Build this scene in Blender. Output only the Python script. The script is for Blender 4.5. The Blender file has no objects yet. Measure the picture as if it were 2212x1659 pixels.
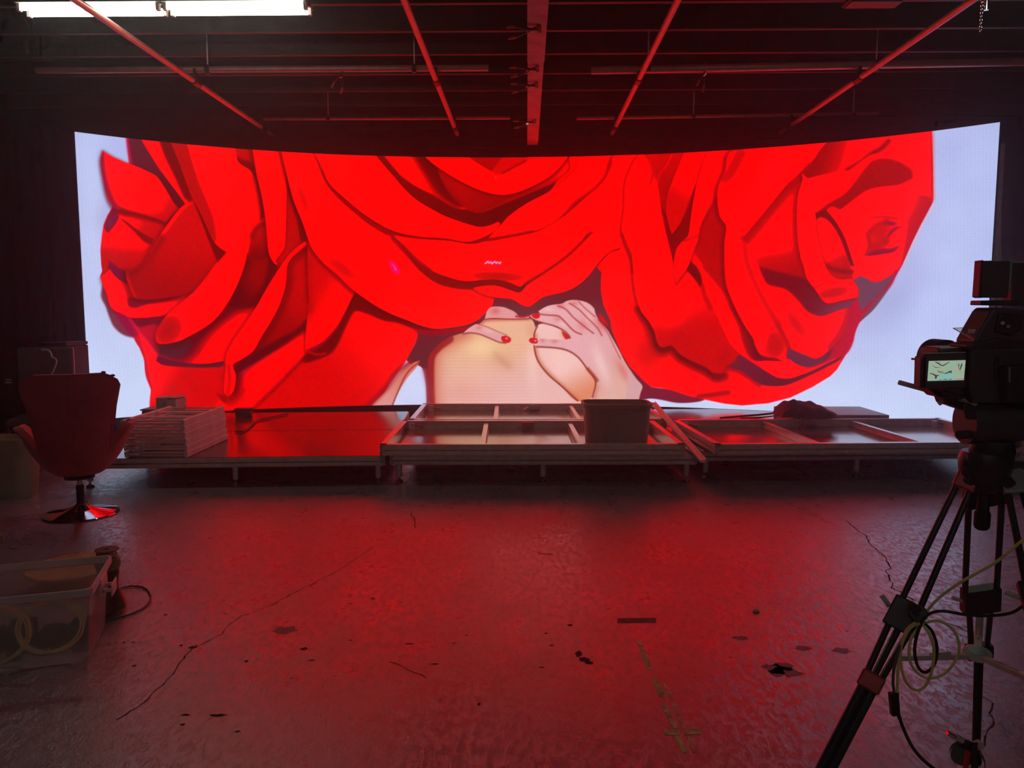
import bpy, math, random, json
import numpy as np
from mathutils import Vector, Matrix
random.seed(4)
S=bpy.context.scene; COL=S.collection
R=math.radians
# ---------------- camera, world, exposure ----------------
CAMZ=1.5; FPX=1661.0; W_,H_=2212,1659
PITCH=math.atan(162.5/FPX); YAW=math.atan(31/math.hypot(FPX,162.5))
cd=bpy.data.cameras.new('camera'); cam=bpy.data.objects.new('camera',cd); COL.objects.link(cam)
cd.sensor_fit='HORIZONTAL'; cd.sensor_width=36; cd.lens=FPX/W_*36; cd.clip_start=.02; cd.clip_end=100
cam.location=(0,0,CAMZ); cam.rotation_euler=(math.pi/2-PITCH,0,YAW); S.camera=cam
S.view_settings.view_transform='Standard'; S.view_settings.look='None'; S.view_settings.exposure=0; S.view_settings.gamma=1
try: S.view_settings.use_curve_mapping=False
except Exception: pass
cy=S.cycles; cy.max_bounces=4; cy.diffuse_bounces=2; cy.glossy_bounces=3; cy.transmission_bounces=3; cy.transparent_max_bounces=8; cy.volume_bounces=0; cy.use_adaptive_sampling=True; cy.adaptive_threshold=.06; cy.adaptive_min_samples=12; cy.sample_clamp_indirect=6
wd=bpy.data.worlds.new('world'); S.world=wd; wd.use_nodes=True
wd.node_tree.nodes['Background'].inputs[0].default_value=(.5,.45,.5,1); wd.node_tree.nodes['Background'].inputs[1].default_value=.0
_fw=Vector((-math.sin(YAW)*math.cos(PITCH),math.cos(YAW)*math.cos(PITCH),-math.sin(PITCH))); _rt=Vector((math.cos(YAW),math.sin(YAW),0)); _up=_rt.cross(_fw)
def _ray(x,y): return _fw+_rt*((x-W_/2)/FPX)-_up*((y-H_/2)/FPX)
def at(x,y,Y): d=_ray(x,y); return Vector((0,0,CAMZ))+d*(Y/d.y)
def on(x,y,z=0.): d=_ray(x,y); return Vector((0,0,CAMZ))+d*((z-CAMZ)/d.z)
_n=wd.node_tree.nodes; _v=_n.new('ShaderNodeVolumeScatter'); _v.inputs['Color'].default_value=(.72,.88,1,1)
LAMP=12.5; HOTR=1.4; VEIL=.014; HANI=.8; TUBE=(1.0,.97,.80)
_v.inputs['Density'].default_value=VEIL; _v.inputs['Anisotropy'].default_value=HANI; wd.node_tree.links.new(_v.outputs[0],_n['World Output'].inputs['Volume'])  # thin volume added to lift the blacks, imitating lens veil
# ---------------- materials ----------------
def mat(name,col,rough=.5,metal=0,spec=.5,var=.12,scale=6,bump=0,bscale=60,coat=0,trans=0,ior=1.45,sheen=0,alpha=None):
    m=bpy.data.materials.new(name); m.use_nodes=True; n=m.node_tree.nodes; l=m.node_tree.links
    b=n['Principled BSDF']; b.inputs['Roughness'].default_value=rough; b.inputs['Metallic'].default_value=metal
    b.inputs['Specular IOR Level'].default_value=spec; b.inputs['IOR'].default_value=ior
    b.inputs['Coat Weight'].default_value=coat; b.inputs['Transmission Weight'].default_value=trans
    b.inputs['Sheen Weight'].default_value=sheen
    tc=n.new('ShaderNodeTexCoord'); nz=n.new('ShaderNodeTexNoise'); nz.inputs['Scale'].default_value=scale; nz.inputs['Detail'].default_value=4
    l.new(tc.outputs['Object'],nz.inputs['Vector'])
    mr=n.new('ShaderNodeMapRange'); mr.inputs['From Min'].default_value=.3; mr.inputs['From Max'].default_value=.7
    mr.inputs['To Min'].default_value=1-var; mr.inputs['To Max'].default_value=1+var; l.new(nz.outputs['Fac'],mr.inputs['Value'])
    vm=n.new('ShaderNodeVectorMath'); vm.operation='SCALE'; vm.inputs[0].default_value=col[:3]; l.new(mr.outputs['Result'],vm.inputs['Scale'])
    l.new(vm.outputs['Vector'],b.inputs['Base Color'])
    if bump:
        nb=n.new('ShaderNodeTexNoise'); nb.inputs['Scale'].default_value=bscale; nb.inputs['Detail'].default_value=3; l.new(tc.outputs['Object'],nb.inputs['Vector'])
        bp=n.new('ShaderNodeBump'); bp.inputs['Strength'].default_value=bump; bp.inputs['Distance'].default_value=.01
        l.new(nb.outputs['Fac'],bp.inputs['Height']); l.new(bp.outputs['Normal'],b.inputs['Normal'])
    if alpha is not None: b.inputs['Alpha'].default_value=alpha
    return m
def emis(name,col,st):
    m=bpy.data.materials.new(name); m.use_nodes=True; n=m.node_tree.nodes; l=m.node_tree.links; n.clear()
    e=n.new('ShaderNodeEmission'); o=n.new('ShaderNodeOutputMaterial'); e.inputs[0].default_value=(*col,1); e.inputs[1].default_value=st
    l.new(e.outputs[0],o.inputs[0]); return m
M={}
M['black']=mat('black_paint',(.018,.017,.018),.6,spec=.4)
M['blackmetal']=mat('black_metal',(.06,.055,.07),.38,metal=.2)
M['blackplastic']=mat('black_plastic',(.085,.08,.10),.4)
M['rubber']=mat('black_rubber',(.02,.02,.022),.7)
M['alu']=mat('brushed_aluminium',(.88,.80,.80),.20,metal=.12,spec=1,ior=1.9,scale=20)
M['aludark']=mat('worn_aluminium',(.82,.76,.76),.42,metal=.05,scale=16)
M['chrome']=mat('chrome',(.75,.74,.74),.08,metal=1,var=.02)
M['white']=mat('white_plastic',(.90,.86,.88),.5,scale=9)
M['card']=mat('white_card',(.62,.60,.58),.7,scale=9)
M['redfab']=mat('red_wool',(.52,.11,.14),.85,spec=.2,sheen=.4,bump=.25,bscale=240)
M['redano']=mat('red_anodised',(.60,.10,.12),.4,metal=.35)
M['grano']=mat('grey_anodised',(.42,.50,.58),.4,metal=.35)
M['bin']=mat('grey_beige_plastic',(.42,.36,.33),.5,scale=4)
M['bin2']=mat('beige_plastic',(.55,.53,.42),.45,scale=4)
M['wood']=mat('plywood_disc',(.70,.45,.20),.6,var=.35,scale=12)
M['wire']=mat('copper_cable',(.20,.09,.07),.3,scale=30)
M['tapeg']=mat('olive_tape',(.34,.33,.17),.6)
M['cabley']=mat('yellow_cable',(.95,.88,.36),.4)
M['cablek']=mat('black_cable',(.025,.022,.026),.4)
M['cableg']=mat('grey_cable',(.14,.12,.12),.45)
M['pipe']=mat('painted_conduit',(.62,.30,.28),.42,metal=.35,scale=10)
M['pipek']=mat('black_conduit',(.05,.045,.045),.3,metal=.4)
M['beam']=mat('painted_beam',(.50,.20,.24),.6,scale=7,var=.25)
M['ceil']=mat('black_ceiling',(.045,.04,.038),.75,scale=2,var=.3)
M['joist']=mat('black_joist',(.05,.042,.042),.55,scale=5,var=.25)
M['wall']=mat('black_drape',(.02,.018,.022),.9,spec=.1,scale=1.5)
M['orange']=mat('orange_tip',(.65,.12,.06),.45)
M['redtip']=mat('red_lever',(.65,.04,.05),.4)
M['tape']=mat('yellowed_tape',(.80,.66,.36),.6,var=.5,scale=25)
M['taped']=mat('worn_grey_tape',(.16,.09,.085),.6,var=.3,scale=25)
M['bag']=mat('dark_red_cloth',(.16,.04,.05),.8,bump=.5,bscale=25)
M['grey']=mat('grey_panel',(.30,.30,.33),.5)
M['pinkpaper']=mat('pale_paper',(.7,.5,.5),.6)
M['deck']=mat('phenolic_deck',(.055,.035,.032),.16,spec=.7,scale=3,var=.3,bump=.04,bscale=9)
M['under']=mat('deck_underside',(.42,.34,.32),.14,spec=1,metal=.55,scale=3,var=.15,bump=.05,bscale=6)
M['glass']=mat('clear_glass',(.8,.8,.85),.05,alpha=.3)
def floor_mat():
    m=bpy.data.materials.new('painted_concrete'); m.use_nodes=True; n=m.node_tree.nodes; l=m.node_tree.links; b=n['Principled BSDF']
    tc=n.new('ShaderNodeTexCoord')
    def noise(sc,det=5,rough=.6,stretch=None):
        z=n.new('ShaderNodeTexNoise'); z.inputs['Scale'].default_value=sc; z.inputs['Detail'].default_value=det; z.inputs['Roughness'].default_value=rough
        if stretch:
            mp=n.new('ShaderNodeMapping'); mp.inputs['Scale'].default_value=stretch; l.new(tc.outputs['Object'],mp.inputs[0]); l.new(mp.outputs[0],z.inputs['Vector'])
        else: l.new(tc.outputs['Object'],z.inputs['Vector'])
        return z
    def ramp(src,a,b_,c0,c1):
        r=n.new('ShaderNodeMapRange'); r.inputs['From Min'].default_value=a; r.inputs['From Max'].default_value=b_; r.inputs['To Min'].default_value=c0; r.inputs['To Max'].default_value=c1
        l.new(src,r.inputs['Value']); return r.outputs['Result']
    def mul(a,b_):
        q=n.new('ShaderNodeMath'); q.operation='MULTIPLY'; l.new(a,q.inputs[0]); l.new(b_,q.inputs[1]); return q.outputs[0]
    big=ramp(noise(.7).outputs['Fac'],.35,.65,.85,1.15)
    fine=ramp(noise(38,6,.75,(1,.45,1)).outputs['Fac'],.36,.5,.62,1.0)
    fine2=ramp(noise(9,6,.7,(1,.6,1)).outputs['Fac'],.3,.55,.78,1.05)
    spk=ramp(noise(60,3,.6,(.5,1,1)).outputs['Fac'],.66,.72,1.0,.3)
    v=mul(mul(big,fine),mul(fine2,spk))
    vm=n.new('ShaderNodeVectorMath'); vm.operation='SCALE'; vm.inputs[0].default_value=FLOORC; l.new(v,vm.inputs['Scale']); l.new(vm.outputs[0],b.inputs['Base Color'])
    l.new(ramp(noise(5,6,.7,(1,.5,1)).outputs['Fac'],.3,.7,FROUGH-.06,FROUGH+.08),b.inputs['Roughness'])
    b.inputs['Specular IOR Level'].default_value=FSPEC; b.inputs['IOR'].default_value=FIOR
    bp=n.new('ShaderNodeBump'); bp.inputs['Strength'].default_value=.35; bp.inputs['Distance'].default_value=.006
    l.new(mul(fine,fine2),bp.inputs['Height']); l.new(bp.outputs[0],b.inputs['Normal'])
    return m
FLOORC=(.40,.30,.38); FROUGH=.30; FSPEC=.5; FIOR=3.1
M['floor']=floor_mat()
# ---------------- mesh builder ----------------
class MB:
    def __init__(s): s.v=[]; s.f=[]
    def add(s,vs,fs,T=None):
        o=len(s.v); s.v+= [ (T@Vector(v)) if T else Vector(v) for v in vs]; s.f+=[tuple(i+o for i in f) for f in fs]; return s
    def box(s,x0,x1,y0,y1,z0,z1,T=None):
        return s.add([(x,y,z) for z in (z0,z1) for y in (y0,y1) for x in (x0,x1)],[(0,2,3,1),(4,5,7,6),(0,1,5,4),(2,6,7,3),(0,4,6,2),(1,3,7,5)],T)
    def bar(s,a,b,w,h=None,up=(0,0,1)):
        a=Vector(a); b=Vector(b); h=h or w; d=(b-a); L=d.length; d.normalize(); u=Vector(up)
        if abs(d.dot(u))>.97: u=Vector((0,1,0))
        x=d.cross(u).normalized(); u=x.cross(d)
        vs=[p+x*(i*w/2)+u*(j*h/2) for p in (a,b) for j in (-1,1) for i in (-1,1)]
        return s.add(vs,[(0,2,3,1),(4,5,7,6),(0,1,5,4),(2,6,7,3),(0,4,6,2),(1,3,7,5)])
    def tube(s,P,r,n=10,closed=False,caps=True):
        P=[Vector(p) for p in P]; N=len(P); rr=r if isinstance(r,(list,tuple)) else [r]*N
        o=len(s.v); pu=None
        for i,p in enumerate(P):
            if closed: d=P[(i+1)%N]-P[i-1]
            else: d=P[min(i+1,N-1)]-P[max(i-1,0)]
            d.normalize()
            if pu is None:
                pu=Vector((0,0,1)) if abs(d.z)<.9 else Vector((1,0,0))
            x=d.cross(pu).normalized(); u=x.cross(d).normalized(); pu=u
            for k in range(n):
                a=2*math.pi*k/n; s.v.append(p+(x*math.cos(a)+u*math.sin(a))*rr[i])
        for i in range(N if closed else N-1):
            j=(i+1)%N
            for k in range(n): s.f.append((o+i*n+k,o+i*n+(k+1)%n,o+j*n+(k+1)%n,o+j*n+k))
        if not closed and caps:
            s.f.append(tuple(o+k for k in range(n))[::-1]); s.f.append(tuple(o+(N-1)*n+k for k in range(n)))
        return s
    def lathe(s,prof,n=32,T=None,cap=True):
        vs=[];fs=[];m=len(prof)
        for r,z in prof:
            for k in range(n): a=2*math.pi*k/n; vs.append((r*math.cos(a),r*math.sin(a),z))
        for i in range(m-1):
            for k in range(n): fs.append((i*n+k,i*n+(k+1)%n,(i+1)*n+(k+1)%n,(i+1)*n+k))
        if cap: fs.append(tuple(range(n))[::-1]); fs.append(tuple((m-1)*n+k for k in range(n)))
        return s.add(vs,fs,T)
    def prism(s,pts,y0,y1,T=None):   # pts are (x,z) outlines pushed along y
        n=len(pts); vs=[(x,y0,z) for x,z in pts]+[(x,y1,z) for x,z in pts]
        return s.add(vs,[tuple(range(n)),tuple(range(2*n-1,n-1,-1))]+[(i,i+n,(i+1)%n+n,(i+1)%n) for i in range(n)],T)
    def solid(s,front,back):   # two matching rings of points in space
        n=len(front); return s.add(list(front)+list(back),[tuple(range(n)),tuple(range(2*n-1,n-1,-1))]+[(i,i+n,(i+1)%n+n,(i+1)%n) for i in range(n)])
    def build(s,name,m,parent=None,local=False,smooth=False,bevel=0,origin=None,sub=0):
        vs=s.v
        root=parent
        while root is not None and root.parent is not None: root=root.parent
        if root is not None and not local:
            Ti=(Matrix.Translation(root.location)@root.rotation_euler.to_matrix().to_4x4()).inverted(); vs=[Ti@v for v in vs]
        if origin is not None: o=Vector(origin); vs=[v-o for v in vs]
        me=bpy.data.meshes.new(name); me.from_pydata([tuple(v) for v in vs],[],s.f); me.materials.append(M[m] if isinstance(m,str) else m)
        import bmesh
        bm=bmesh.new(); bm.from_mesh(me); bmesh.ops.recalc_face_normals(bm,faces=bm.faces); bm.to_mesh(me); bm.free()
        ob=bpy.data.objects.new(name,me); COL.objects.link(ob)
        if origin is not None: ob.location=origin
        if parent is not None: ob.parent=parent
        if smooth:
            me.polygons.foreach_set('use_smooth',[True]*len(me.polygons))
            me.update()
            try: me.set_sharp_from_angle(angle=R(40))
            except Exception: pass
        if bevel:
            md=ob.modifiers.new('bevel','BEVEL'); md.width=bevel; md.segments=2; md.limit_method='ANGLE'
        if sub:
            md=ob.modifiers.new('sub','SUBSURF'); md.levels=sub; md.render_levels=sub
        return ob
def smooth_path(P,n=6,closed=False):
    P=[Vector(p) for p in P]; N=len(P); out=[]
    for i in range(N if closed else N-1):
        if closed: a,b,c,d=P[i-1],P[i],P[(i+1)%N],P[(i+2)%N]
        else: a,b,c,d=P[max(i-1,0)],P[i],P[i+1],P[min(i+2,N-1)]
        for k in range(n):
            t=k/n; out.append(.5*((2*b)+(c-a)*t+(2*a-5*b+4*c-d)*t*t+(3*b-a-3*c+d)*t*t*t))
    if not closed: out.append(P[-1])
    return out
def tag(o,label,cat,group=None,kind=None):
    o['label']=label; o['category']=cat
    if group: o['group']=group
    if kind: o['kind']=kind
    return o
def thing(name,label,cat,loc=(0,0,0),rz=0,group=None,kind=None):
    o=bpy.data.objects.new(name,None); COL.objects.link(o); o.empty_display_size=.1; o.location=loc; o.rotation_euler=(0,0,rz); return tag(o,label,cat,group,kind)
def struct(o): o['kind']='structure'; return o
def copy_tree(o,parent=None):
    c=o.copy(); COL.objects.link(c); c.parent=parent
    for ch in list(o.children): copy_tree(ch,c)
    return c
XL,XR,YB,YF,ZC=-6.4,6.4,13.0,-4.0,4.35
# ---------------- room ----------------
fl=struct(MB().box(XL-.1,XR+.1,YF-.1,YB+.1,-.1,0).build('floor','floor'))
ce=struct(MB().box(XL-.1,XR+.1,YF-.1,YB+.1,ZC,ZC+.1).build('ceiling','ceil'))
def drape(name,a,b,flip):
    # wall hung with black cloth: gentle vertical folds
    m=MB(); a=Vector(a); b=Vector(b); L=(b-a).length; d=(b-a).normalized(); nrm=Vector((-d.y,d.x,0))*flip; n=int(L/.05)
    top=[];bot=[]
    for i in range(n+1):
        s=i/n*L; w=.02*math.sin(s*9+math.sin(s*2.3)*2)+.012*math.sin(s*23); p=a+d*s+nrm*w; bot.append(p); top.append(p+Vector((0,0,ZC)))
    vs=bot+top; k=n+1; m.add(vs,[(i,i+1,k+i+1,k+i) for i in range(n)])
    vb=[a-nrm*.08,b-nrm*.08,b-nrm*.08+Vector((0,0,ZC)),a-nrm*.08+Vector((0,0,ZC))]; m.add(vb,[(0,1,2,3)])
    return struct(m.build(name,'wall',smooth=True))
drape('wall_left',(XL,YF,0),(XL,YB,0),-1); drape('wall_right',(XR,YF,0),(XR,YB,0),1)
drape('wall_back',(XL,YB,0),(XR,YB,0),-1); drape('wall_front',(XL,YF,0),(XR,YF,0),1)
# cracks, chips: wear that is part of the painted floor
def crack(P,w,jit=.006):
    pts=[on(*p,.0006) for p in P]; q=[]
    for a,b in zip(pts[:-1],pts[1:]):
        n=max(2,int((b-a).length/.03))
        for k in range(n):
            t=k/n; q.append(a.lerp(b,t)+Vector((random.uniform(-jit,jit),random.uniform(-jit,jit),0)))
    q.append(pts[-1]); m=MB(); 
    for i in range(len(q)-1):
        a,b=q[i],q[i+1]; d=(b-a); nn=Vector((-d.y,d.x,0)).normalized(); w0=w*random.uniform(.5,1.2)
        m.add([a-nn*w0,b-nn*w0,b+nn*w0,a+nn*w0],[(0,1,2,3)])
    return m
M['chip']=mat('bare_dark_concrete',(.035,.035,.03),.8)
for P,w in (([(254,1554),(284,1536),(322,1507),(370,1459),(399,1416),(417,1398)],.003),([(417,1398),(435,1392),(480,1369),(496,1346),(521,1331),(584,1308),(652,1272),(733,1231),(806,1181)],.0022),
   ([(1828,1124),(1847,1141),(1871,1158),(1880,1176),(1895,1189),(1912,1204),(1921,1219),(1927,1228),(1914,1232),(1919,1245),(1928,1260),(1927,1269),(1942,1277),(1975,1297)],.004),
   ([(2045,1345),(2070,1352),(2090,1365),(2120,1375)],.003),([(890,1105),(888,1112),(896,1120),(896,1140)],.003),([(2125,1505),(2145,1520),(2135,1540),(2150,1560),(2132,1580),(2120,1620),(2128,1659)],.003),([(840,1428),(880,1445),(922,1464)],.002)):
    crack(P,w).build('floor_crack','chip',fl)
m=MB()
def chip(x,y,w,h,seed):
    rnd=random.Random(seed); c=on(x,y,.0007); a=(on(x+w/2,y,.0007)-c).length; b=(on(x,y+h/2,.0007)-on(x,y-h/2,.0007)).length/2
    n=14; vs=[c]+[c+Vector((math.cos(t*2*math.pi/n)*a*rnd.uniform(.5,1.15),math.sin(t*2*math.pi/n)*b*rnd.uniform(.5,1.15),0)) for t in range(n)]
    m.add(vs,[(0,i+1,(i+1)%n+1) for i in range(n)])
for i,(x,y,w,h) in enumerate([(417,1398,20,6),(471,1545,45,7),(401,1544,20,5),(358,1328,10,3),(657,1401,22,7),(672,1426,18,3),(532,1428,10,4),(288,1387,9,3),(268,1387,9,3),(290,1438,12,4),(806,1293,12,3),(756,1303,10,2),(757,1383,12,3),(884,1390,26,3),(1180,1368,12,3),(1192,1394,12,3),(940,1434,22,3),(1170,1441,14,3),(1008,1372,9,2),(980,1389,12,2),(513,1580,14,5),(1250,1412,18,16),(1262,1424,24,14),(1272,1431,20,8),(1232,1350,14,4),(1578,1420,6,2),(1830,1363,7,2),(486,1326,8,2),(630,1465,14,2),(1035,1521,8,8),(391,1394,10,4),(395,1565,16,5),(1640,1322,4,2)]): chip(x,y,w,h,i)
m.build('chipped_paint','chip',fl)
m=MB(); M['stain']=mat('dull_floor_stain',(.27,.21,.25),.5)
for i,(x,y,w,h) in enumerate([(1672,1445,50,28),(1700,1450,70,22),(1690,1438,44,20),(1600,1378,40,10),(1735,1400,40,10),(1820,1405,50,12),(612,1361,60,20)]): chip(x,y,w,h,i+50)
m.build('floor_stain','stain',fl)
# ---------------- LED wall ----------------
PC=[-0.0009027492116097644,0.00013498979264454372,-0.04755782383912878,-0.03218482005231365,9.929047619765717]
SX0,SX1=-4.875240639897784,4.839623981888407; Z0,Z1=.262,3.40
xx=np.linspace(-9,9,40001); yy=np.polyval(PC,xx); ss=np.r_[0,np.cumsum(np.hypot(np.diff(xx),np.diff(yy)))]; ss-=np.interp(SX0,xx,ss); U=float(np.interp(SX1,xx,ss))
NU,NV=1500,448
us=np.linspace(0,U,NU); vsz=np.linspace(Z0,Z1,NV)
def _smooth(P,closed,n=5):
    P=np.asarray(P,float); N=len(P); out=[]
    rng=range(N) if closed else range(N-1)
    for i in rng:
        if closed: a,b,c,d=P[i-1],P[i],P[(i+1)%N],P[(i+2)%N]
        else: a,b,c,d=P[max(i-1,0)],P[i],P[i+1],P[min(i+2,N-1)]
        # keep sharp corners sharp
        def ang(p,q,r):
            u=q-p; v=r-q; return (u@v)/(np.linalg.norm(u)*np.linalg.norm(v)+1e-9)
        m0=(c-a)*.5; m1=(d-b)*.5
        if ang(a,b,c)<.35: m0=(c-b)*.6
        if ang(b,c,d)<.35: m1=(c-b)*.6
        L=np.linalg.norm(c-b)
        for m in (m0,m1):
            l=np.linalg.norm(m)
            if l>L*1.2: m*=L*1.2/l
        for t in np.arange(n)/n:
            h=t*t; k=h*t
            out.append((2*k-3*h+1)*b+(k-2*h+t)*m0+(3*h-2*k)*c+(k-h)*m1)
    if not closed: out.append(P[-1])
    return np.array(out)
def _dist(X,Y,P,closed):
    Q=np.roll(P,-1,0) if closed else P[1:]
    A=P if closed else P[:-1]
    best=np.full(X.shape,1e18,np.float32); sgn=np.zeros(X.shape,np.float32); ins=np.zeros(X.shape,bool)
    for a,b in zip(A,Q):
        ex,ey=b-a; L=ex*ex+ey*ey
        if L<1e-9: continue
        px=X-a[0]; py=Y-a[1]
        t=np.clip((px*ex+py*ey)/L,0,1)
        dx=px-t*ex; dy=py-t*ey; d=dx*dx+dy*dy
        m=d<best; best=np.where(m,d,best)
        if closed:
            if a[1]!=b[1]:
                c=((a[1]>Y)!=(b[1]>Y))&(X<ex*(Y-a[1])/(b[1]-a[1])+a[0]); ins^=c
        else: sgn=np.where(m,ex*py-ey*px,sgn)
    return np.sqrt(best),(ins if closed else sgn)
class Painter:
    """draws polygons, soft strokes and blobs into an sRGB array; xs, ys are the picture coordinates of columns and rows"""
    def __init__(s,xs,ys,k=1.0):
        s.xs=np.asarray(xs,np.float32); s.ys=np.asarray(ys,np.float32); s.k=k
        s.img=np.zeros((len(ys),len(xs),3),np.float32); s.last=None
    def box(s,P,m):
        x0,y0=P.min(0)-m; x1,y1=P.max(0)+m
        i=np.nonzero((s.xs>=x0)&(s.xs<=x1))[0]; j=np.nonzero((s.ys>=y0)&(s.ys<=y1))[0]
        if len(i)==0 or len(j)==0: return None
        sl=(slice(j[0],j[-1]+1),slice(i[0],i[-1]+1))
        X,Y=np.meshgrid(s.xs[sl[1]],s.ys[sl[0]]); return sl,X,Y
    def mix(s,sl,a,c):
        if s.last is not None and s.clip: a=a*s.last[sl]
        s.img[sl]+=(np.asarray(c,np.float32)-s.img[sl])*a[...,None]
    def run(s,ops):
        k=s.k
        for op in ops:
            kind=op[0]; s.clip=kind.endswith('c'); kd=kind[0]
            if kd in 'FG':   # fill: c, shadow alpha, shadow width, shadow dx, dy, feather, pts
                c,sa,sw,dx,dy,fe,pts=op[1:8]
                P=_smooth(pts,True) if kd=='F' else np.asarray(pts,float)
                if sa>0:
                    S=P+np.array([dx*k,dy*k]); b=s.box(S,3*sw*k)
                    if b:
                        sl,X,Y=b; d,ins=_dist(X,Y,S,True); sd=np.where(ins,0,d)
                        s.clip=False; s.mix(sl,sa*np.exp(-(sd/(sw*k))**2),(70,0,2)); s.clip=kind.endswith('c')
                b=s.box(P,2*fe*k+1)
                if not b: continue
                sl,X,Y=b; d,ins=_dist(X,Y,P,True); sd=np.where(ins,-d,d)
                a=np.clip(.5-sd/(fe*k*2),0,1); a=a*a*(3-2*a)
                if s.clip and s.last is not None: a=a*s.last[sl]
                if len(op)>8:  # gradient: c2,(x0,y0),(x1,y1)
                    c2,p0,p1=op[8:11]; v=np.array(p1,float)-p0; t=np.clip(((X-p0[0])*v[0]+(Y-p0[1])*v[1])/(v@v),0,1)[...,None]
                    t=t*t*(3-2*t); col=np.asarray(c,np.float32)*(1-t)+np.asarray(c2,np.float32)*t
                else: col=np.asarray(c,np.float32)
                s.img[sl]+=(col-s.img[sl])*a[...,None]
                s.last=np.zeros(s.img.shape[:2],np.float32); s.last[sl]=a
            elif kd=='L':    # soft line: c, alpha, width, side(0 both,1 left,-1 right), pts
                c,al,w,side,pts=op[1:6]; P=_smooth(pts,False); b=s.box(P,3*w*k)
                if not b: continue
                sl,X,Y=b; d,sg=_dist(X,Y,P,False); a=al*np.exp(-(d/(w*k))**2)
                if side: a=a*np.clip(.5+side*np.sign(sg)*d/(1.6*k),0,1)
                s.mix(sl,a,c)
            elif kd=='B':    # blob: c, alpha, (cx,cy), rx, ry, angle, power
                c,al,q,rx,ry,an,pw=op[1:8]; q=np.array(q,float); R=max(rx,ry)*k
                b=s.box(np.array([q,q]),R*2.2)
                if not b: continue
                sl,X,Y=b; ca,sa_=np.cos(an),np.sin(an); x=((X-q[0])*ca+(Y-q[1])*sa_)/(rx*k); y=(-(X-q[0])*sa_+(Y-q[1])*ca)/(ry*k)
                s.mix(sl,al*np.exp(-(x*x+y*y)**pw),c)

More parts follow.
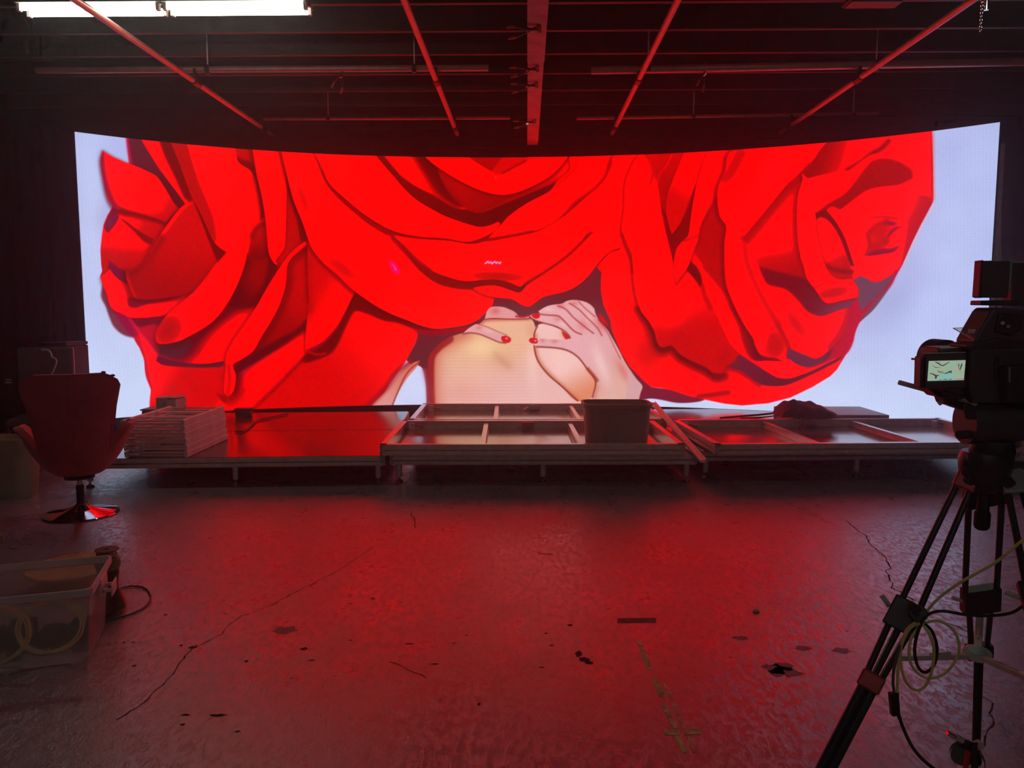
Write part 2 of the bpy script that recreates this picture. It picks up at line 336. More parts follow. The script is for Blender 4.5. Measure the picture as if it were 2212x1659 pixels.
PIC=json.loads(r'''[
["G",[178,190,240],0,1,0,0,0.8,[[-24.6,376.6],[1102,359],[1123.1,-3],[-44.9,-16.5]],[203,218,252],[-72.2,261.9],[-84.6,38.2]],
["B",[196,208,248],0.8,[12.8,244.9],30,220,0,1],
["B",[190,203,246],0.7,[1013.3,202.8],60,160,-0.2,1],
["B",[165,170,215],0.55,[29,246],22,50,0,1],
["B",[160,165,215],0.5,[958.5,163.9],40,90,-0.5,1],
["B",[170,178,225],0.5,[923.9,132.6],60,30,0.5,1],
["F",[120,45,65],0,1,0,0,3,[[19.7,176.7],[17.3,163.9],[21.4,152.6],[24.6,140.7],[28.8,129.7],[36.9,121.2],[47.8,117.3],[59,119.2],[55.2,143.1],[31.8,153.6]]],
["G",[195,0,30],0,1,0,0,1.5,[[33.9,263.6],[27.9,253],[23.7,243.1],[21.3,230.3],[19.2,214.4],[19.4,199.7],[20,192.1],[17.8,185.4],[19.7,175.7],[22.9,166],[26.1,153.1],[34.2,144.8],[45.3,137.9],[49.4,121],[54.5,104.4],[58.3,92.5],[59.9,72.6],[64.2,56.1],[62.7,43.8],[60.8,22.1],[321,8.6],[381.5,118.6],[383.1,247.7],[270.6,341.6],[122.5,347.1],[65.1,341.9],[75.5,280.2],[99.4,266.1]]],
["G",[150,0,0],0,1,0,0,1,[[64.1,350.9],[983.4,347.8],[986.9,273.2],[940.2,205.5],[734.3,131.1],[636.8,130.7],[612.7,200.8],[548.2,174.8],[476.9,168.9],[381.7,130.5],[323.1,130.6],[108.4,240.1]]],
["G",[98,24,36],0,1,0,0,1,[[375.8,130.5],[476.9,171.9],[612.6,205.5],[625.8,177.5],[681.6,54.6],[675.6,35.5],[643.5,71.7],[613.4,136.5],[500.7,151.2],[464.8,127.4],[440.9,109.5],[399,91.7],[384.3,100.7]]],
["G",[92,24,38],0,1,0,0,1.5,[[51.3,349.3],[66,351.1],[65.1,340.9],[83.9,307.9],[113.7,273.4],[103.3,263.7],[85.8,294],[76.4,302],[57.6,310.5],[52.5,313]],[90,0,15],[58.2,324.8],[104.6,271.8]],
["L",[190,0,50],0.95,3.2,0,[[51.9,342.3],[53,324.2],[54.8,310.7]]],
["L",[150,0,40],0.7,5,0,[[54.8,310.7],[62.2,306.8],[71.6,302.6]]],
["F",[228,0,0],0,1,0,0,0.8,[[33.9,263.1],[29.4,255.6],[24.7,244.7],[21.8,231.8],[19.6,214.5],[19.3,198.2],[20,192.1],[17.8,185.4],[20.1,175.7],[23.8,163.9],[26.1,153.1],[34.2,144.8],[55.6,153.7],[78.9,185.7],[80.6,228.1],[73.6,235.7],[52.2,252.6],[42.2,259.6]],[190,0,0],[40.2,236.4],[37.9,184.8]],
["F",[125,0,50],0,1,0,0,2.5,[[33.9,262],[27.8,250.9],[24.5,239.6],[27.5,234.2],[33.9,242.2],[39,251.7],[37.4,257.7]]],
["F",[110,35,60],0,1,0,0,3,[[29.6,251.1],[27,243.3],[29.1,239.9],[33.6,246.3]]],
["Lc",[170,0,40],0.6,4,0,[[21.8,231.8],[19.2,214.4],[19.8,197.2],[20.1,184.4]]],
["F",[128,0,0],0,1,0,0,3,[[41.7,249.9],[51.7,240.2],[64,226.8],[71.6,223],[75.4,231.1],[59.4,242.7]]],
["F",[226,0,0],0,1,0,0,1.4,[[37.9,257.8],[45.9,259.4],[60.1,257.3],[87.9,249.6],[80.9,234],[74.4,230.5],[64.4,235.2],[51.8,243.8]],[205,0,0],[50.3,252.5],[73.6,235.7]],
["F",[232,0,0],0.6,5,1,-4,0.8,[[26.6,323.6],[34.1,319],[42.8,315.5],[51.5,312.4],[63.7,308.5],[78.3,302.2],[83.4,296.9],[90.3,285.5],[97.2,272.9],[102.4,266.3],[94.1,256.8],[87.9,249.1],[74.4,254],[55.3,258],[43.6,259.7],[33.9,263.6],[28.4,274.7],[25.2,294.5],[23.8,313.4]],[205,0,0],[61.4,289.3],[83.9,249.4]],
["Lc",[150,0,55],0.95,5,0,[[25,319.5],[24.8,306],[26.8,290.2],[30.8,275.5],[36.3,263.7],[43.1,259.7]]],
["L",[120,0,0],0.85,3,0,[[43.1,260.2],[60,256.2],[74.3,252.5],[88.3,248.6]]],
["Bc",[245,0,0],0.7,[65.6,274.2],35,18,-0.5,1],
["F",[120,0,45],0,1,0,0,2,[[27.9,203.1],[36.5,195.6],[43.4,192.2],[45,185],[46,174.6],[34.9,182.7],[26.1,193.3]]],
["F",[222,0,0],0.3,4,0,-3,0.8,[[18.3,185.4],[20.1,175.7],[23.4,166],[26.1,153.1],[34.2,145.3],[44,140.6],[57.4,139.4],[69.7,140.9],[84.6,143],[108.4,162],[113.9,171.3],[65.8,164.3],[49.3,174.6],[35.5,183.7],[27.1,194.8],[23.1,189.6]],[235,0,0],[32.7,174.4],[69.8,143.1]],
["F",[130,0,30],0,1,0,0,3,[[44.4,161.5],[51.2,163.7],[65.6,161.1],[89.4,164],[112.3,170.1],[89.3,160.2],[65.4,155.8],[51.6,151.1],[45,153.7]]],
["F",[208,0,0],0.5,6,-1,-3,0.8,[[117.4,278.5],[102.9,265.3],[90.8,248.7],[80.9,234],[70.9,216.7],[63,202.2],[53.5,195.1],[44.4,193.3],[43.6,186],[46.9,175.1],[51.2,162.6],[65.6,160.6],[89.4,163.5],[112.3,170.1],[131.9,186.8],[145.6,209],[134.9,229.4],[125.2,257.5]],[165,0,0],[98.4,239.6],[90.4,164.5]],
["Lc",[232,0,0],0.9,5,0,[[117.4,277.4],[103.3,264.3],[91.3,247.7],[81.3,232.9],[71.3,215.6],[63.5,202.2]]],
["Lc",[235,0,0],0.7,3,0,[[45.3,191.2],[45.4,184],[48.7,172],[52.7,163.7]]],
["Lc",[120,0,0],0.6,7,0,[[47.6,189.2],[57.4,195.8],[67.5,206.6],[83.2,230.9]]],
["F",[225,0,0],0,1,0,0,1.2,[[73.8,108.7],[106.7,117.2],[152.2,156.7],[189,156.8],[177.2,125.8],[154.9,97.9],[146,84.1],[105.6,86.5],[73.2,95.2]]],
["F",[100,0,18],0,1,0,0,13,[[74,113.5],[93.4,113.1],[119.3,125.3],[146,145.6],[167.8,165.1],[170.2,156.7],[156.4,142.7],[140.3,131.7],[126.7,116.3],[113.1,96.2],[100,87.8],[86.5,91],[73.2,95.8]]],
["F",[78,22,38],0,1,0,0,7,[[74.8,109.7],[95.9,112.5],[107.7,114.5],[109.4,107.3],[101.9,96.5],[91.6,91.9],[75.2,96.8]]],
["F",[140,0,0],0,1,0,0,3,[[175.1,209.8],[212.2,210.6],[200.4,176.6],[186.7,154],[167.3,151.7],[153.6,152.8],[166.3,184]],[85,0,5],[189.9,187.7],[167.4,153.9]],
["L",[90,0,5],0.85,10,0,[[153.7,153.9],[167.4,152.8],[186.7,155.1]]],
["F",[212,0,0],0,1,0,0,1.2,[[44,140],[73.2,95.8],[71,90.4],[77.7,84.8],[124.9,80.3],[145.9,81.3],[156.8,75.3],[173.7,14.4],[60.8,22.1],[62.8,46.5],[64.2,56.1],[59.4,72.6],[58.3,92.5],[54.5,104.4],[49.1,115.7]],[228,0,0],[101.7,66.2],[67.5,89.5]],
["Lc",[200,0,50],0.8,8,0,[[49.9,132.6],[52,114],[56.1,97.9],[58.7,79.1],[61.4,60.1]]],
["L",[215,0,75],0.95,2.2,0,[[45.3,137.9],[54.4,125.1],[64.5,110],[73.2,95.8],[80.5,91.7],[92.4,87]]],
["F",[100,0,35],0,1,0,0,1.5,[[73.2,95.8],[86.5,90.4],[105.5,85.4],[125.1,84.2],[146.1,86.9],[143.8,80.8],[124.9,79.7],[95.7,81.9],[77.7,84.8],[71,89.9]],[75,18,32],[82.4,88.9],[117.8,85]],
["F",[110,0,25],0,1,0,0,3,[[47.3,139],[69.6,139.9],[85.1,143],[76.6,129.6],[69.3,132.4],[54.6,129.4]]],
["F",[145,0,55],0,1,0,0,4,[[29.1,147.4],[43,140],[52.3,120.9],[48.3,117.8],[36.5,132.8]]],
["F",[234,0,0],0.5,9,4,-5,0.8,[[152.2,218.5],[139.1,201.7],[118.6,174],[98.6,155.4],[84.6,142.5],[74.6,128],[71.7,117.9],[73.8,110.3],[82.2,109],[96.9,112],[106.7,117.2],[121.4,125.3],[136.8,136.7],[152.2,156.7],[166.3,184],[175.1,209.8],[179.1,236.5],[183.7,247.7],[192,255.8],[202.9,260.6],[197.8,271.5],[170.5,248.3]]],
["Bc",[175,0,0],0.85,[86.4,125.7],22,30,-0.6,1],
["Lc",[205,0,0],0.6,9,0,[[142.8,203.4],[121.1,173],[100,153.8]]],
["Lc",[238,0,0],0.9,5,0,[[106.8,118.3],[121.5,127.5],[136.9,138.9],[152.3,159.5],[166.4,187.4],[175.2,215.3]]],
["F",[228,0,0],0,1,0,0,0.8,[[65.2,343.4],[87.8,343.5],[101.3,313.6],[113.8,277.7],[109.6,272.1],[101.6,284.2],[89.9,300.6],[77.2,320.7]]],
["F",[115,0,0],0,1,0,0,4,[[84.4,344.1],[97.6,344.5],[107.4,316.8],[118.4,279.1],[114.7,274.6],[108.9,280],[100.8,300.5],[90.9,323.1]]],
["F",[105,0,0],0,1,0,0,2,[[117.9,278],[127.3,259.8],[139.1,230.6],[153.7,217.5],[142.9,205.6],[135.8,225.1],[128.9,246.4]]],
["F",[195,0,0],0,1,0,0,1,[[155.5,344.9],[189.3,343.3],[201,288.2],[202.8,257.8],[191.9,254.6],[185.6,309.3],[170.4,327.3]]],
["F",[110,0,0],0,1,0,0,5,[[162.9,334.8],[173.1,328.6],[186.1,324.6],[191.6,312.4],[196.2,288],[200.5,255],[193.5,254.7],[190.8,287.7],[185.6,309.3],[172.8,319.3]]],
["F",[230,0,0],0,1,0,0,1.4,[[95.6,344.3],[163.1,342.9],[170.3,324.6],[185.8,313.1],[190.9,291.5],[193.2,260.2],[175.6,243],[153.7,217.5],[145.6,222.7],[139.1,230.6],[127.3,259.8],[116.5,282.6],[104.9,318.7]],[222,0,0],[135.8,295.2],[159.8,242.3]],
["Fc",[190,0,0],0,1,0,0,4,[[95.6,344.3],[113.4,343.6],[123.4,303.3],[139.1,258.3],[141.7,230.7],[139.1,230.6],[127.3,259.8],[116.5,282.6],[104.9,318.7]]],
["Lc",[205,0,0],0.6,9,0,[[157.9,339.7],[173,324.8],[185.7,311.5],[190.8,287.7],[192.6,260.2]]],
["F",[190,0,0],0,1,0,0,2,[[183.7,247.7],[200.1,259.4],[202.4,243.9],[203.8,218.8],[196,210.2],[179.9,209.9],[177.7,226.5]],[110,0,0],[191.8,249.1],[190.4,204.5]],
["L",[232,0,0],0.95,4,0,[[199,258.2],[190.9,254],[184.2,246.6],[180.1,234.8],[176.9,218.1]]],
["L",[115,0,0],0.7,5,0,[[200,253.8],[191.8,249.7],[186.2,243.4],[183.4,236.6]]],
["F",[85,0,2],0,1,0,0,6,[[201.7,221.6],[210,207.2],[215.8,202.2],[206.1,188],[194.7,168.1],[188.9,154],[178.2,156.7],[192.3,176.5],[200,199.1]]],
["F",[185,0,0],0,1,0,0,1.5,[[221.9,322.4],[236,278.6],[248.1,235.7],[246.3,231.1],[234.4,219.5],[211.9,199.3],[210,207.7],[220.9,227.1],[223.5,261.4]]],
["F",[98,0,0],0,1,0,0,3,[[221.7,333.4],[226,314.4],[233.9,283],[243.7,257],[249.8,235.7],[246.8,229.4],[240.3,233.8],[235.5,261.8],[228.5,283.9],[224.7,306]]],
["F",[236,0,0],0.5,6,-3,0,0.8,[[186.7,343.1],[220.9,343.3],[223.5,321.4],[225.1,301.6],[223.5,261.4],[220.9,227.1],[215.1,216.3],[210,208.9],[212.1,203.8],[215.8,202.2],[207.8,206],[202.1,218.2],[200.6,239.4],[199.1,260.5],[195.6,286.8],[190.5,312.3]]],
["Lc",[212,0,0],0.7,7,0,[[188.1,336.7],[192.6,309.7],[197.1,282.5],[200.5,255]]],
["F",[192,0,0],0,1,0,0,1.2,[[221.9,202.9],[234.4,217.8],[246.3,231.7],[248.1,211.3],[248.3,177],[247.7,154],[243.7,128.1],[209.3,105.4],[184.3,91.6],[179.2,103.1],[200.7,132.4],[211.7,152.8],[219.4,174.5]],[150,0,0],[233.3,176.9],[209.7,119.7]],
["F",[82,0,6],0,1,0,0,5,[[244,136.7],[243.5,118.2],[214.7,101.3],[181.3,83.1],[153.9,66.9],[160.9,83.6],[181.7,96.2],[209.4,112.3],[231.9,124.1]]],
["L",[110,0,0],0.7,8,0,[[243,229.3],[247.2,219.8],[248,188.5],[248.4,159.8]]],
["F",[228,0,0],0,1,0,0,6,[[241.3,121.7],[244.5,92.7],[230.7,79],[207.9,56.4],[176.7,22.9],[160.2,15.2],[120.6,17.7],[147.7,41.6],[156.7,55.4],[167.3,68.1],[186.8,84.6],[214.7,103.6]]],
["F",[218,0,0],0,1,0,0,5,[[144.7,47.4],[153.3,49.9],[177.8,57.4],[208.5,79.5],[231.2,96.4],[244,92.7],[207.9,56.4],[173.7,14.4],[120.6,17.7]]],
["L",[100,0,5],0.7,5,0,[[158.4,75.2],[161.4,66.6],[159.9,55.3],[156.5,48]]],
["F",[232,0,0],0.5,9,6,-3,0.8,[[239.1,228.7],[246.4,233.4],[248,230],[237.2,220.7],[227.6,211.5],[222.9,201.8],[221.4,185.3],[219.4,174.5],[211.7,152.8],[200.7,132.4],[189.9,115.4],[180.1,98.5],[165.3,88],[156,82.1],[158.8,68.4],[155.5,49.8],[148.3,42.7],[144.8,50.2],[147.3,75.6],[149.6,95.2],[158.1,111.9],[171.5,131.4],[185.6,152.8],[198.7,175.5],[213.6,199.3],[226.1,216.5]]],
["Lc",[200,0,0],0.8,6,0,[[151.2,81.1],[151.7,64.1],[149,47.2]]],
["Lc",[210,0,0],0.6,8,0,[[154.9,97.9],[174.7,131.4],[189,156.8]]],
["Lc",[245,0,0],0.8,3,0,[[245.8,232.2],[235.6,221.8],[226.5,212.6],[222.4,201.8],[221.5,188.1]]],
["F",[140,0,0],0,1,0,0,3,[[136.3,48.9],[141.5,45.9],[147.8,43.9],[147.5,35.9],[142.3,38.5]]],
["F",[222,0,0],0,1,0,0,1.2,[[303.4,154.1],[323.4,145.3],[352.4,136.4],[381.6,127.5],[386.3,121],[381.4,109.7],[369.3,85.9],[351.3,62.2],[321.4,30.9],[313.9,8.8],[168.3,14.7],[207.8,54.6],[244,92.1],[264.9,93],[279.4,104.5],[290.8,130.7]],[212,0,0],[352.1,118.7],[263.9,48.9]],
["L",[150,0,0],0.9,3.5,0,[[244.5,91.5],[230.7,77.8],[207.8,54],[185.2,32.9],[173.9,21.9]]],
["F",[98,0,0],0,1,0,0,3.5,[[298.1,180.2],[326.5,156.4],[348.4,144.1],[370.5,135.2],[384.6,128.7],[390.4,121.6],[375.7,125.7],[358.2,132.3],[340.7,135.3],[320.5,143.6],[306.1,147.7],[299.1,141.2],[290.7,124.3],[279.3,101],[268.3,91.1],[244.3,82.8],[236.5,84.7],[244.6,95],[259.4,101.8],[279.8,122],[294.7,151.2]]],
["L",[120,0,20],0.6,5,0,[[364.1,134.7],[375.8,130.5],[383.9,122.2]]],
["F",[222,0,0],0.4,5,2,-4,0.8,[[248.1,236.8],[254.5,222.8],[267.5,206.4],[283.6,192.3],[303.8,175],[298.9,159.9],[293.5,148.8],[282.2,129],[266.4,111.1],[254.4,103.6],[242.4,98.5],[242.1,107.8],[243.7,125.8],[247.8,156.3],[247.5,188.4]],[208,0,0],[289.3,165.7],[250.3,188.5]],
["Lc",[180,0,0],0.6,6,0,[[250.3,211.3],[250,177],[249.3,148.3]]],
["L",[200,0,0],0.9,2.5,0,[[243,97.9],[250.8,94.3],[259.2,92.4],[266.1,94.1]]],
["F",[234,0,0],0.5,5,-2,-3,0.8,[[219.8,343.2],[259.6,343.8],[275.4,305.9],[317.6,268.6],[353.9,242.7],[382.7,212.8],[406,195.3],[447.2,180.7],[481.6,163],[477.4,151.8],[466.1,139.9],[449.3,130.4],[426.7,125.7],[405.3,124.5],[387,128.7],[370.5,135.2],[348.4,144.1],[326.5,156.4],[302.6,173.9],[283.6,192.3],[267.5,206.4],[254.5,222.8],[249.2,235.7],[242.6,257],[232.8,283],[225.5,314.3]]],
["Bc",[208,0,0],0.8,[244.4,284.6],16,70,0.3,1],
["Bc",[205,0,0],0.8,[290,200.4],60,20,-0.65,1],
["Bc",[215,0,0],0.6,[441.2,166],60,25,-0.3,1],
["Bc",[212,0,0],0.5,[358.5,154.1],50,15,-0.4,1],
["F",[225,0,95],0,1,0,0,3,[[347.7,211.4],[353.4,209.1],[360.3,201],[361.4,194],[354.4,195.1],[349.3,203.2]]],
["B",[255,120,210],0.9,[352.8,205],1.4,1.4,0,1],
["B",[255,120,210],0.9,[354.5,202.7],1.4,1.4,0,1],
["B",[255,120,210],0.9,[356.8,199.2],1.4,1.4,0,1],
["B",[255,120,210],0.9,[355.1,200.4],1.4,1.4,0,1],
["F",[145,0,0],0,1,0,0,2.5,[[258.5,341],[276.5,306],[317.6,268.6],[350,249.6],[383,240.7],[421.7,238],[452.3,234.6],[480.1,244.5],[473.5,236.4],[452.3,231.7],[421.6,234],[382.9,234.9],[364.3,237.1],[356.8,240.4],[342.4,244.3],[314,262.8],[275.3,299.7]]],
["F",[234,0,0],0.35,3,0,-2,0.8,[[257.4,343.7],[332,343.9],[352.2,321.8],[377.8,291.4],[405.6,274.5],[425.4,264.8],[461.2,253.9],[477.1,256.2],[490.1,262],[487.7,255],[480.1,247.5],[466.5,240.5],[452.3,235.8],[438.7,235.8],[421.7,239.2],[383,241.9],[350,249.6],[317.6,268.6],[291.9,289.6],[275.4,305.9],[267.5,324.7]]],
["Bc",[210,0,0],0.6,[287.1,331.1],30,50,0.5,1],
["Bc",[212,0,0],0.5,[383.2,253.4],50,10,-0.1,1],
["F",[112,0,0],0,1,0,0,1.2,[[330.9,343.9],[341.7,344.2],[362,319.2],[383.8,304.1],[405.8,293.5],[431.4,278.1],[447.8,275.8],[465.4,272.4],[486,279.3],[524.2,294.1],[561.6,310.4],[573.7,322.2],[550.5,297.3],[522.5,282.6],[500.1,267.1],[490.1,256.2],[486.6,260.8],[477.1,256.2],[461.2,253.9],[425.4,264.8],[405.6,273.9],[377.8,291.4],[352.2,319]],[88,0,0],[383.7,299.5],[477.2,265.5]],
["F",[172,0,0],0,1,0,0,2,[[387.1,344.1],[398.7,344.3],[490.2,297.2],[500.7,291.4],[480.1,277],[443.1,275.8],[424.4,288.4],[404.2,314.1]],[150,0,0],[442.1,305.8],[477.2,279.9]],
["F",[84,0,0],0,1,0,0,4,[[381.4,345.1],[397,345.4],[407.3,334.1],[413,317.1],[421.6,299.9],[433.2,285.6],[443.7,277.6],[436.1,278.1],[421.5,288.4],[404.2,311.2]]],
["F",[232,0,0],0,1,0,0,4,[[340.6,344.2],[375.6,343.9],[384.2,336.6],[398.4,314],[415.7,291.2],[443.7,276.4],[431.4,278.1],[405.8,293.5],[383.8,304.1],[362,319.2]]],
["L",[230,0,0],0.9,2.5,0,[[363.7,318.6],[383.8,304.7],[405.8,294],[431.4,279.2],[443.7,277]]],
["L",[110,0,0],0.75,12,0,[[386,342.4],[398.5,322.6],[412.8,299.9],[433.2,282.7]]],
["F",[140,0,0],0,1,0,0,1.2,[[472.5,277.6],[490.2,294.3],[511.3,297.1],[533.6,305.5],[555.7,318.5],[572.5,336.4],[575.3,344.9],[585.2,344.7],[577.8,326.1],[561.6,310.4],[539.4,302],[511.3,291.3],[483.7,279.3],[464.8,271.8],[447.8,275.3]],[222,0,0],[494.8,288.5],[567.9,328]],
["L",[170,0,0],0.8,2,0,[[445.4,275.8],[464.8,272.4],[483.7,279.9],[511.3,291.9],[539.4,302.6],[561.6,310.9]]],
["F",[230,0,0],0.3,5,2,-3,0.8,[[573,344.9],[639.8,343.2],[628.5,328.3],[621.8,315.5],[611,302.6],[600.1,294.3],[583.9,282.6],[570.6,268.9],[553.7,256.4],[539.6,250.1],[517.2,245],[494.8,241],[473.5,238.1],[480.6,246.9],[490.1,256.2],[500.1,267.1],[522.5,282.6],[550.5,297.3],[561.6,310.4],[577.8,326.1]]],
["Lc",[205,0,0],0.6,8,0,[[591,341.7],[582.4,324.9],[568,310.8],[547.6,295.1]]],
["Bc",[195,0,0],0.6,[585.7,282],30,10,0.8,1],
["Bc",[240,0,0],0.6,[530.1,271],40,14,0.6,1],
["F",[238,0,0],0.4,4,0,-3,0.8,[[392.9,345.3],[576.5,344.9],[572.5,337],[555.7,319],[533.5,306.1],[509.5,296.5],[489,294],[466.7,298.9],[439.2,310.9],[410.7,327.9],[396.3,339.1]]],
["Fc",[168,0,0],0,1,0,0,1.5,[[442.3,344.7],[498.4,344.7],[492,337.3],[478.5,322.5],[465.6,329.9]]],
["F",[212,0,0],0,1,0,0,2,[[498.4,345.8],[527,345.6],[521.8,334.8],[492.5,320.2],[486.1,317.9],[478.5,322.5]]],
["L",[150,0,0],0.8,3,0,[[492.5,320.7],[506.6,328.1],[522.4,336]]],
["B",[255,120,90],0.7,[483.7,315],2,1.5,0,1],
["F",[234,0,0],0.6,6,0,-6,1,[[353.9,242.7],[383,238.4],[421.6,236.3],[452.3,232.3],[473.5,236.4],[494.8,239.9],[517.2,243.9],[539.6,249],[570.6,267.2],[600.1,292.6],[621.8,313.8],[634.1,342.2],[665.4,341.2],[651.7,309],[646.5,275.1],[644,243.7],[635.5,235.3],[604,245.5],[589.6,231.2],[573.3,216.2],[551,200.6],[519.7,181.3],[513.8,178.3],[500.1,183.7],[483.5,187.2],[466.3,186.6],[442.5,185.4],[416,192.4],[399,200],[382.7,212.2],[366,229.5]]],
["Bc",[180,0,0],0.85,[485.9,191.3],60,10,-0.05,1],
["Bc",[205,0,0],0.6,[477.1,230.6],90,10,-0,1],
["L",[140,0,0],0.8,3.5,0,[[473.5,237.6],[494.8,241],[517.2,245],[530.2,247.9]]],
["L",[170,0,0],0.6,4,0,[[570.6,268.3],[583.9,282],[600.1,293.7],[611,302.1],[621.8,314.9],[629.6,332.2]]],
["L",[150,0,0],0.8,5,1,[[365.4,228.9],[382.7,211.6],[398.9,199.4]]],
["F",[120,0,0],0,1,0,0,3,[[360.8,235.9],[382.6,209.9],[398.9,199.4],[416,191.9],[442.5,184.8],[466.3,186],[483.5,186.6],[500.1,183.1],[513.8,177.8],[512,170.1],[494.7,175.4],[482.9,178.4],[466.2,177.8],[453.2,174.8],[429.4,176.6],[408.8,182.4],[391.2,194.1],[376.8,209.8]]],
["F",[228,0,0],0.25,4,0,-2,0.8,[[453.8,176.6],[466.2,179],[482.9,179.6],[497.7,175.4],[513.8,170.7],[524.4,180.7],[551,198.8],[573.3,214.5],[589.6,229.4],[604.1,243.7],[618,247],[644,246.6],[644.2,232.3],[640.8,226],[628.7,221.5],[617.8,211.8],[610.9,203.7],[602.2,192.1],[590,181.1],[573.6,172.4],[545.2,165.3],[534,157.7],[526.3,153],[517.3,154.7],[503.7,162.4],[483.4,164.2],[465,170.1]],[236,0,0],[471,171.9],[524.5,166]],
["L",[150,0,0],0.85,3.5,0,[[520.9,181.3],[551,200],[573.3,215.6],[589.6,230.6],[604.6,246]]],
["Bc",[205,0,0],0.6,[577.6,189.3],40,12,0.6,1],
["Bc",[245,0,0],0.8,[526.2,166],10,20,0,1],
["F",[200,0,60],0,1,0,0,3,[[469.9,209.5],[477,211.3],[488.8,207.2],[491.8,204.8],[480,205.4]]],
["B",[255,210,250],0.95,[469.9,207.8],1.7,1.5,0,1],
["B",[255,210,250],0.95,[471.7,208.8],1.7,2,0,1],
["B",[255,210,250],0.95,[473.5,209.9],1.7,2.5,0,1],
["B",[255,210,250],0.95,[475.2,208.3],1.7,1.5,0,1],
["B",[255,210,250],0.95,[477,209.3],1.7,2,0,1],
["B",[255,210,250],0.95,[478.8,207.8],1.7,2.5,0,1],
["B",[255,210,250],0.95,[480.6,208.8],1.7,1.5,0,1],
["B",[255,210,250],0.95,[482.3,209.9],1.7,2,0,1],
["B",[255,210,250],0.95,[484.1,208.3],1.7,2.5,0,1],
["B",[255,210,250],0.95,[485.9,209.3],1.7,1.5,0,1],
["B",[255,210,250],0.95,[487.7,207.8],1.7,2,0,1],
["B",[255,210,250],0.95,[489.4,208.8],1.7,2.5,0,1],
["F",[98,24,36],0,1,0,0,1,[[481.6,161.3],[483.4,164.2],[503.7,161.8],[517.3,154.1],[526.3,152.4],[534,157.1],[545.2,164.8],[573.6,171.8],[590,180.5],[602.2,191.6],[610.9,203.1],[618.6,195],[617.6,173.4],[621.4,154.1],[631,130.6],[646.2,86.5],[676.4,53.3],[667.5,30.5],[464.7,94.6],[458.9,130.4],[477.4,151.2]],[96,40,50],[530.4,166],[530.5,142.3]],
["F",[96,26,38],0,1,0,0,1.5,[[383.3,121],[405.3,123.3],[447,129.2],[464.9,136.3],[458.8,118.5],[417,103.6],[401.9,82.7],[398.2,7.3],[389.2,7.4],[388.7,70.8],[384,76.8],[373.9,78.7],[368.1,84.1],[381.4,109.7]]],
["F",[150,0,22],0,1,0,0,3,[[384.5,123.4],[405.3,122.7],[429.1,123.9],[449.3,128.6],[443.9,121.5],[417.1,117.3],[399.3,116.2],[387.4,117.4]]],
["F",[205,215,250],0,1,0,0,2.5,[[348.1,8.1],[349.5,23.7],[358.1,43.5],[369.6,62],[379.8,72.7],[385.8,74.4],[390.4,68.4],[393.2,46.7],[393.4,7.4]]],
["F",[215,115,100],0,1,0,0,2,[[385.3,83.4],[375.1,79.9],[361.4,69.8],[345.8,49.6],[330.8,34.9],[309.3,11.9],[348.1,8.1],[349.5,23.7],[358.1,43.5],[369.6,62],[381,75.1]],[222,150,145],[369.2,76.9],[333,23.4]],
["L",[130,30,25],0.7,1.8,0,[[384.1,81.6],[369.1,68],[356.9,44.1],[348.3,23.1]]],
["L",[160,10,20],0.8,6,0,[[372.8,81.1],[357.3,69.3],[342.2,48.5],[326.1,32],[314.2,20.8]]],
["L",[170,60,80],0.7,6,0,[[391.1,70.8],[395.6,46.7],[396.4,16.4]]],
["F",[232,180,150],0,1,0,0,1.5,[[451.7,120.9],[464.9,132.8],[472,136.9],[494.7,137.5],[526.3,138.1],[534.1,127.5],[535.3,112.6],[551.6,76.8],[578.5,59],[614.5,26.4],[614.7,8.4],[398.8,7.3],[397.9,40.6],[396.4,70.8],[397.2,87.5],[408,101.8],[421.8,112],[437.9,117.9]],[236,184,180],[476.7,106.5],[494.6,34.3]],
["Lc",[200,95,75],0.85,26,0,[[440.9,118.5],[417,107.8],[402.6,94.7],[397.6,70.8],[398.5,40.6],[399.4,10.3]]],
["Lc",[205,150,135],0.28,1.6,0,[[408.1,103.6],[470.7,103],[530.6,103.6]]],
["Lc",[150,25,30],0.8,6,0,[[423,111.4],[408,100.7],[398.4,85.7],[397.9,40.6],[399.4,10.3]]],
["Lc",[205,150,135],0.28,1.6,0,[[408,99.5],[470.7,98.8],[530.6,99.5]]],
["Lc",[150,25,30],0.8,6,0,[[423,111.4],[408,100.7],[398.4,85.7],[397.9,40.6],[399.4,10.3]]],
["Lc",[205,150,135],0.28,1.6,0,[[408,95.3],[470.7,94.6],[530.6,95.3]]],
["Lc",[150,25,30],0.8,6,0,[[423,111.4],[408,100.7],[398.4,85.7],[397.9,40.6],[399.4,10.3]]],
["Lc",[205,150,135],0.28,1.6,0,[[407.9,91.1],[470.7,90.4],[530.6,91.1]]],
["Lc",[150,25,30],0.8,6,0,[[423,111.4],[408,100.7],[398.4,85.7],[397.9,40.6],[399.4,10.3]]],
["Lc",[205,150,135],0.28,1.6,0,[[407.9,86.9],[470.7,86.2],[530.6,86.9]]],
["Lc",[150,25,30],0.8,6,0,[[423,111.4],[408,100.7],[398.4,85.7],[397.9,40.6],[399.4,10.3]]],
["Lc",[205,150,135],0.28,1.6,0,[[407.9,82.7],[470.7,82],[530.6,82.7]]],
["Lc",[150,25,30],0.8,6,0,[[423,111.4],[408,100.7],[398.4,85.7],[397.9,40.6],[399.4,10.3]]],
["Lc",[205,150,135],0.28,1.6,0,[[407.8,78.5],[470.7,77.8],[530.6,78.5]]],
["Lc",[150,25,30],0.8,6,0,[[423,111.4],[408,100.7],[398.4,85.7],[397.9,40.6],[399.4,10.3]]],
